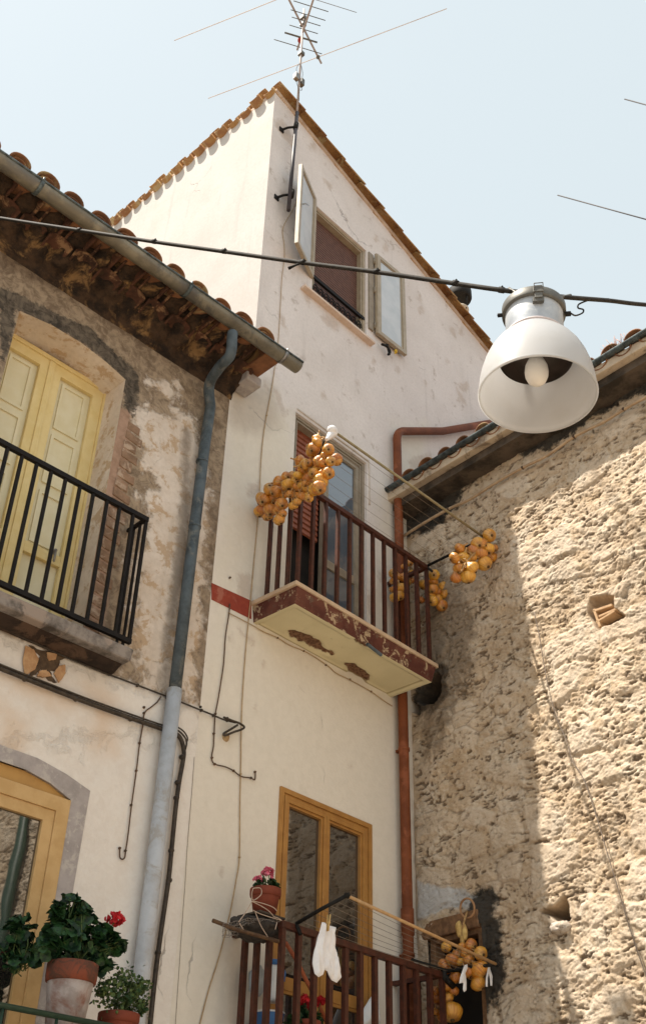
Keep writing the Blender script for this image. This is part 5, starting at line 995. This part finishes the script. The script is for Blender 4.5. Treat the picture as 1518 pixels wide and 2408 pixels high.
# pot on the wire shelf at the corner of the lower balcony
po_ = .30; pt = FA.px(*z7([(615,225)])[0], po_); ptl = FA.px(*z7([(440,240)])[0], po_); r1 = 37*float(-(MW.T@pt)[2])/F; pb_ = FA.px(*z7([(610,470)])[0], po_); hh = (pt[2]-pb_[2])
hh *= 1.08; base3 = np.array([pt[0], pt[1], pt[2]-hh*1.0])
P3 = pot('flower_pot', base3, r1*.70, r1, hh*1.08, POT, 'red terracotta pot tied with twine on the shelf at the corner of the lower balcony', (0,0,1), .3)
G3 = thing('geranium', base3+UP*hh, 'small geranium with pink flowers in the twine tied pot', 'plant')
def b7(x, y, o_=po_): return FA.px(*z7([(x, y)])[0], o_)
geranium(G3, base3+UP*hh, [(b7(570,110), .03), (b7(640,130), .035), (b7(740,160), .025), (b7(520,160), .02), (b7(690,110), .02)], 46, .019, [(b7(645,25), .046), (b7(530,95), .030)], PINK_FL)
mb = MB()
for L in ([(470,330),(400,450),(320,560)], [(480,190),(560,190),(565,260),(480,320),(465,250),(480,190)], [(470,335),(560,380),(640,430),(700,490)], [(480,330),(600,360),(700,400),(740,440)], [(480,430),(560,470),(680,510),(800,545)], [(500,440),(560,590),(640,720)], [(700,500),(760,520),(830,570)], [(950,600),(1000,630),(1060,628)], [(985,640),(1000,690),(1020,700)], [(740,560),(720,640)], [(330,570),(400,680)]):
    mb.tube(spline([b7(x, y, .37+.06) for x, y in L], 5), .0028, 5)
solo(mb, 'twine', TWINE, 'pale twine looped and tied around the red pot and its shelf', 'twine')
SH = thing('corner_shelf', b7(500,600), 'dark makeshift shelf of sticks and netting at the left corner of the lower balcony', 'shelf')
zs_ = base3[2]
mb = MB(); mb.box(FA.P, 4.68, 4.90, .18, .38, zs_-.018, zs_-.004); mb.build('shelf_board', simple('blackened_board', (.05,.04,.035), (.08,.065,.05), 20, .95, .5, 60), SH, bevel=.004)
mb = MB(); mb.tube([b7(40,540,.30), b7(300,640,.34), b7(760,770,.42)], .012, 7); mb.tube([b7(180,600,.42), b7(700,760,.45)], .010, 7); mb.tube([b7(240,560,.2), b7(760,600,.3)], .009, 7); mb.build('stick', simple('dark_stick', (.13,.075,.04), (.07,.04,.025), 20, .9, .3), SH)
mb = MB(); N_ = 22
gg = {}
for i in range(N_):
    for j in range(8):
        x = 150+i*31; y = 560+j*22-40*math.sin(i/N_*3.1)+(20 if i < 8 else 0); gg[i, j] = b7(x+rng.normal()*6, y+rng.normal()*8, .42-.03*j)
for (i, j), p in gg.items():
    if (i+1, j) in gg: mb.tube([p, gg[i+1, j]], .0014, 4, caps=False)
    if (i, j+1) in gg: mb.tube([p, gg[i, j+1]], .0014, 4, caps=False)
mb.build('netting', simple('grey_netting', (.30,.26,.23), (.22,.19,.17), 40, .9, 0), SH)
mb = MB(); pts_ = [b7(230,600,.30), b7(850,600,.30), b7(760,720,.34), b7(480,770,.32), b7(320,760,.22)]
bmv = bmesh.new(); bmesh.ops.create_icosphere(bmv, subdivisions=4, radius=1); c_ = b7(520,640,.26)
vs = [c_+np.array([v.co.x*.19, v.co.y*.14, v.co.z*.065])*(1+.25*mn.noise(v.co*2.5))+np.array([0,0,.012*mn.noise(v.co*9)]) for v in bmv.verts]; mb.add(vs, [tuple(v.index for v in f.verts) for f in bmv.faces], True); bmv.free()
solo(mb, 'dark_sack', simple('black_sacking', (.035,.03,.028), (.06,.05,.042), 25, .95, .6, 60), 'black crumpled sack bundled under the corner shelf', 'sack')
# things standing on the lower balcony
def bag(nm, L, off, th, mat, label, cat, wob=.02): return solo(cloth(nm, z7(L), off, th, mat, '', '', wob=wob), nm, mat, label, cat)
bag('plastic_bag', [(450,1100),(500,1050),(560,1020),(600,1100),(600,1300),(560,1370),(480,1380),(440,1300)], .12, .05, simple('grey_plastic_bag', (.38,.42,.45), (.30,.34,.37), 14, .3, .3, 30), 'crumpled grey plastic bag behind the left bars of the lower balcony', 'bag')
p = b7(690,1430,.12); CN = thing('white_canister', p, 'white plastic canister standing behind the lower railing', 'canister')
hN = b7(690,1020,.12)[2]-p[2]; mb = MB(); mb.lathe([(0,0),(.055,.002),(.06,.02),(.06,hN*.82),(.052,hN*.92),(.022,hN*.98),(.02,hN)], p, 24, cap1=True); mb.build('canister_body', WHITE_PLASTIC, CN)
mb = MB(); mb.lathe([(.025,hN),(.025,hN+.03)], p, 16, cap0=True, cap1=True); mb.tube(spline([p+[.04,-.02,hN*.95], p+[.075,-.02,hN*.85], p+[.07,-.02,hN*.6]], 4), .008, 6); mb.build('canister_cap', BLUE_PLASTIC, CN)
p = b7(640,1900,.16); BT = thing('blue_bucket', p, 'blue plastic tub standing low behind the bars', 'tub'); mb = MB(); mb.lathe([(0,0),(.07,0),(.09,.17),(.095,.175),(.085,.17),(.066,.01)], p, 24); mb.build('tub_body', BLUE_PLASTIC, BT); mb = MB(); mb.lathe([(.094,.168),(.098,.172),(.094,.178)], p, 24); mb.build('tub_rim', WHITE_PLASTIC, BT)
bag('white_sack', [(1640-0,1640),(1700,1480),(1745,1400),(1790,1330),(1830,1420),(1850,1560),(1860,1700),(1640,1700)], .10, .05, WHITE_PLASTIC, 'white plastic sack standing behind the right bars of the lower balcony', 'sack', .02)
mb = MB(); mb.tube([b7(830,780,.28), b7(950,970,.28), b7(1040,1160,.28), b7(1150,1370,.28), b7(1300,1690,.28)], .013, 8); solo(mb, 'broom_stick', simple('orange_stick', (.38,.11,.05), (.30,.08,.035), 8, .6, .1), 'orange wooden stick leaning diagonally behind the lower railing', 'stick')
G4 = thing('geranium', b7(1100,1700,.34), 'geranium with bright red flowers low behind the bars of the lower balcony', 'plant')
geranium(G4, b7(1080,1720,.34), [(b7(1000,1620,.34), .05), (b7(1100,1610,.34), .05), (b7(920,1660,.34), .05), (b7(1180,1640,.34), .04), (b7(1000,1540,.34), .03), (b7(1040,1700,.34), .06)], 130, .024, [(b7(1030,1430,.36), .050), (b7(1210,1440,.36), .048), (b7(1110,1490,.36), .036)], RED_FL)
p = b7(1060,1860,.34); P4 = pot('flower_pot', p-UP*.02, .06, .085, .13, POT, 'terracotta pot holding the red geranium on the lower balcony', (0,0,1))
# black post and pipe clamp at the right corner of the lower balcony
mb = MB(); a = FA.P(6.40, .44, 1.885); mb.tube([a, a-UP*.05, a+np.array([.10, .0, -.09])], .022, 8); mb.tube([FA.P(6.05,.44,1.882), a, FA.P(6.56,.5,1.89)], .010, 7); solo(mb, 'rack_fitting', BLACK, 'black iron fitting where the rack joins the right end of the lower railing', 'fitting')

# ================================================================ CAMERA, LIGHT
cam = bpy.data.cameras.new('camera'); co = bpy.data.objects.new('camera', cam); COL.objects.link(co)
m = Matrix(((*MW[0], 0), (*MW[1], 0), (*MW[2], 0), (0, 0, 0, 1))); co.matrix_world = m
cam.sensor_fit = 'VERTICAL'; cam.sensor_height = 36; cam.sensor_width = 24; cam.lens = 36*F/2408; cam.clip_start = .05; cam.clip_end = 3000
scene.camera = co
sd_ = Vector((.852, -.524, -2.1)).normalized(); el = math.asin(-sd_.z)
sun = bpy.data.lights.new('sun', 'SUN'); so_ = bpy.data.objects.new('sun', sun); COL.objects.link(so_); sun.energy = 4.9; sun.angle = R(.55); sun.color = (1, .92, .80)
so_.rotation_euler = Vector((0, 0, -1)).rotation_difference(sd_).to_euler(); so_.location = (0, 0, 20)
w_ = bpy.data.worlds.new('World'); scene.world = w_; w_.use_nodes = True; nt = w_.node_tree; bg = nt.nodes['Background']
sky = nt.nodes.new('ShaderNodeTexSky'); sky.sky_type = 'NISHITA'; sky.sun_disc = False; sky.sun_elevation = el; sky.sun_rotation = math.atan2(-.852, .524); sky.altitude = 600; sky.air_density = 1.0; sky.dust_density = 6.0; sky.ozone_density = .6
mxs = nt.nodes.new('ShaderNodeMix'); mxs.data_type = 'RGBA'; mxs.inputs[0].default_value = .78; mxs.inputs[7].default_value = (4.0, 4.44, 4.44, 1)   # thin summer haze over the clear sky
nt.links.new(sky.outputs[0], mxs.inputs[6]); nt.links.new(mxs.outputs[2], bg.inputs[0]); bg.inputs[1].default_value = .12
scene.view_settings.view_transform = 'Standard'; scene.view_settings.look = 'None'; scene.view_settings.gamma = 1; scene.view_settings.exposure = .84
scene.render.engine = 'CYCLES'; scene.render.filter_size = 1.9; scene.cycles.max_bounces = 8; scene.cycles.diffuse_bounces = 5
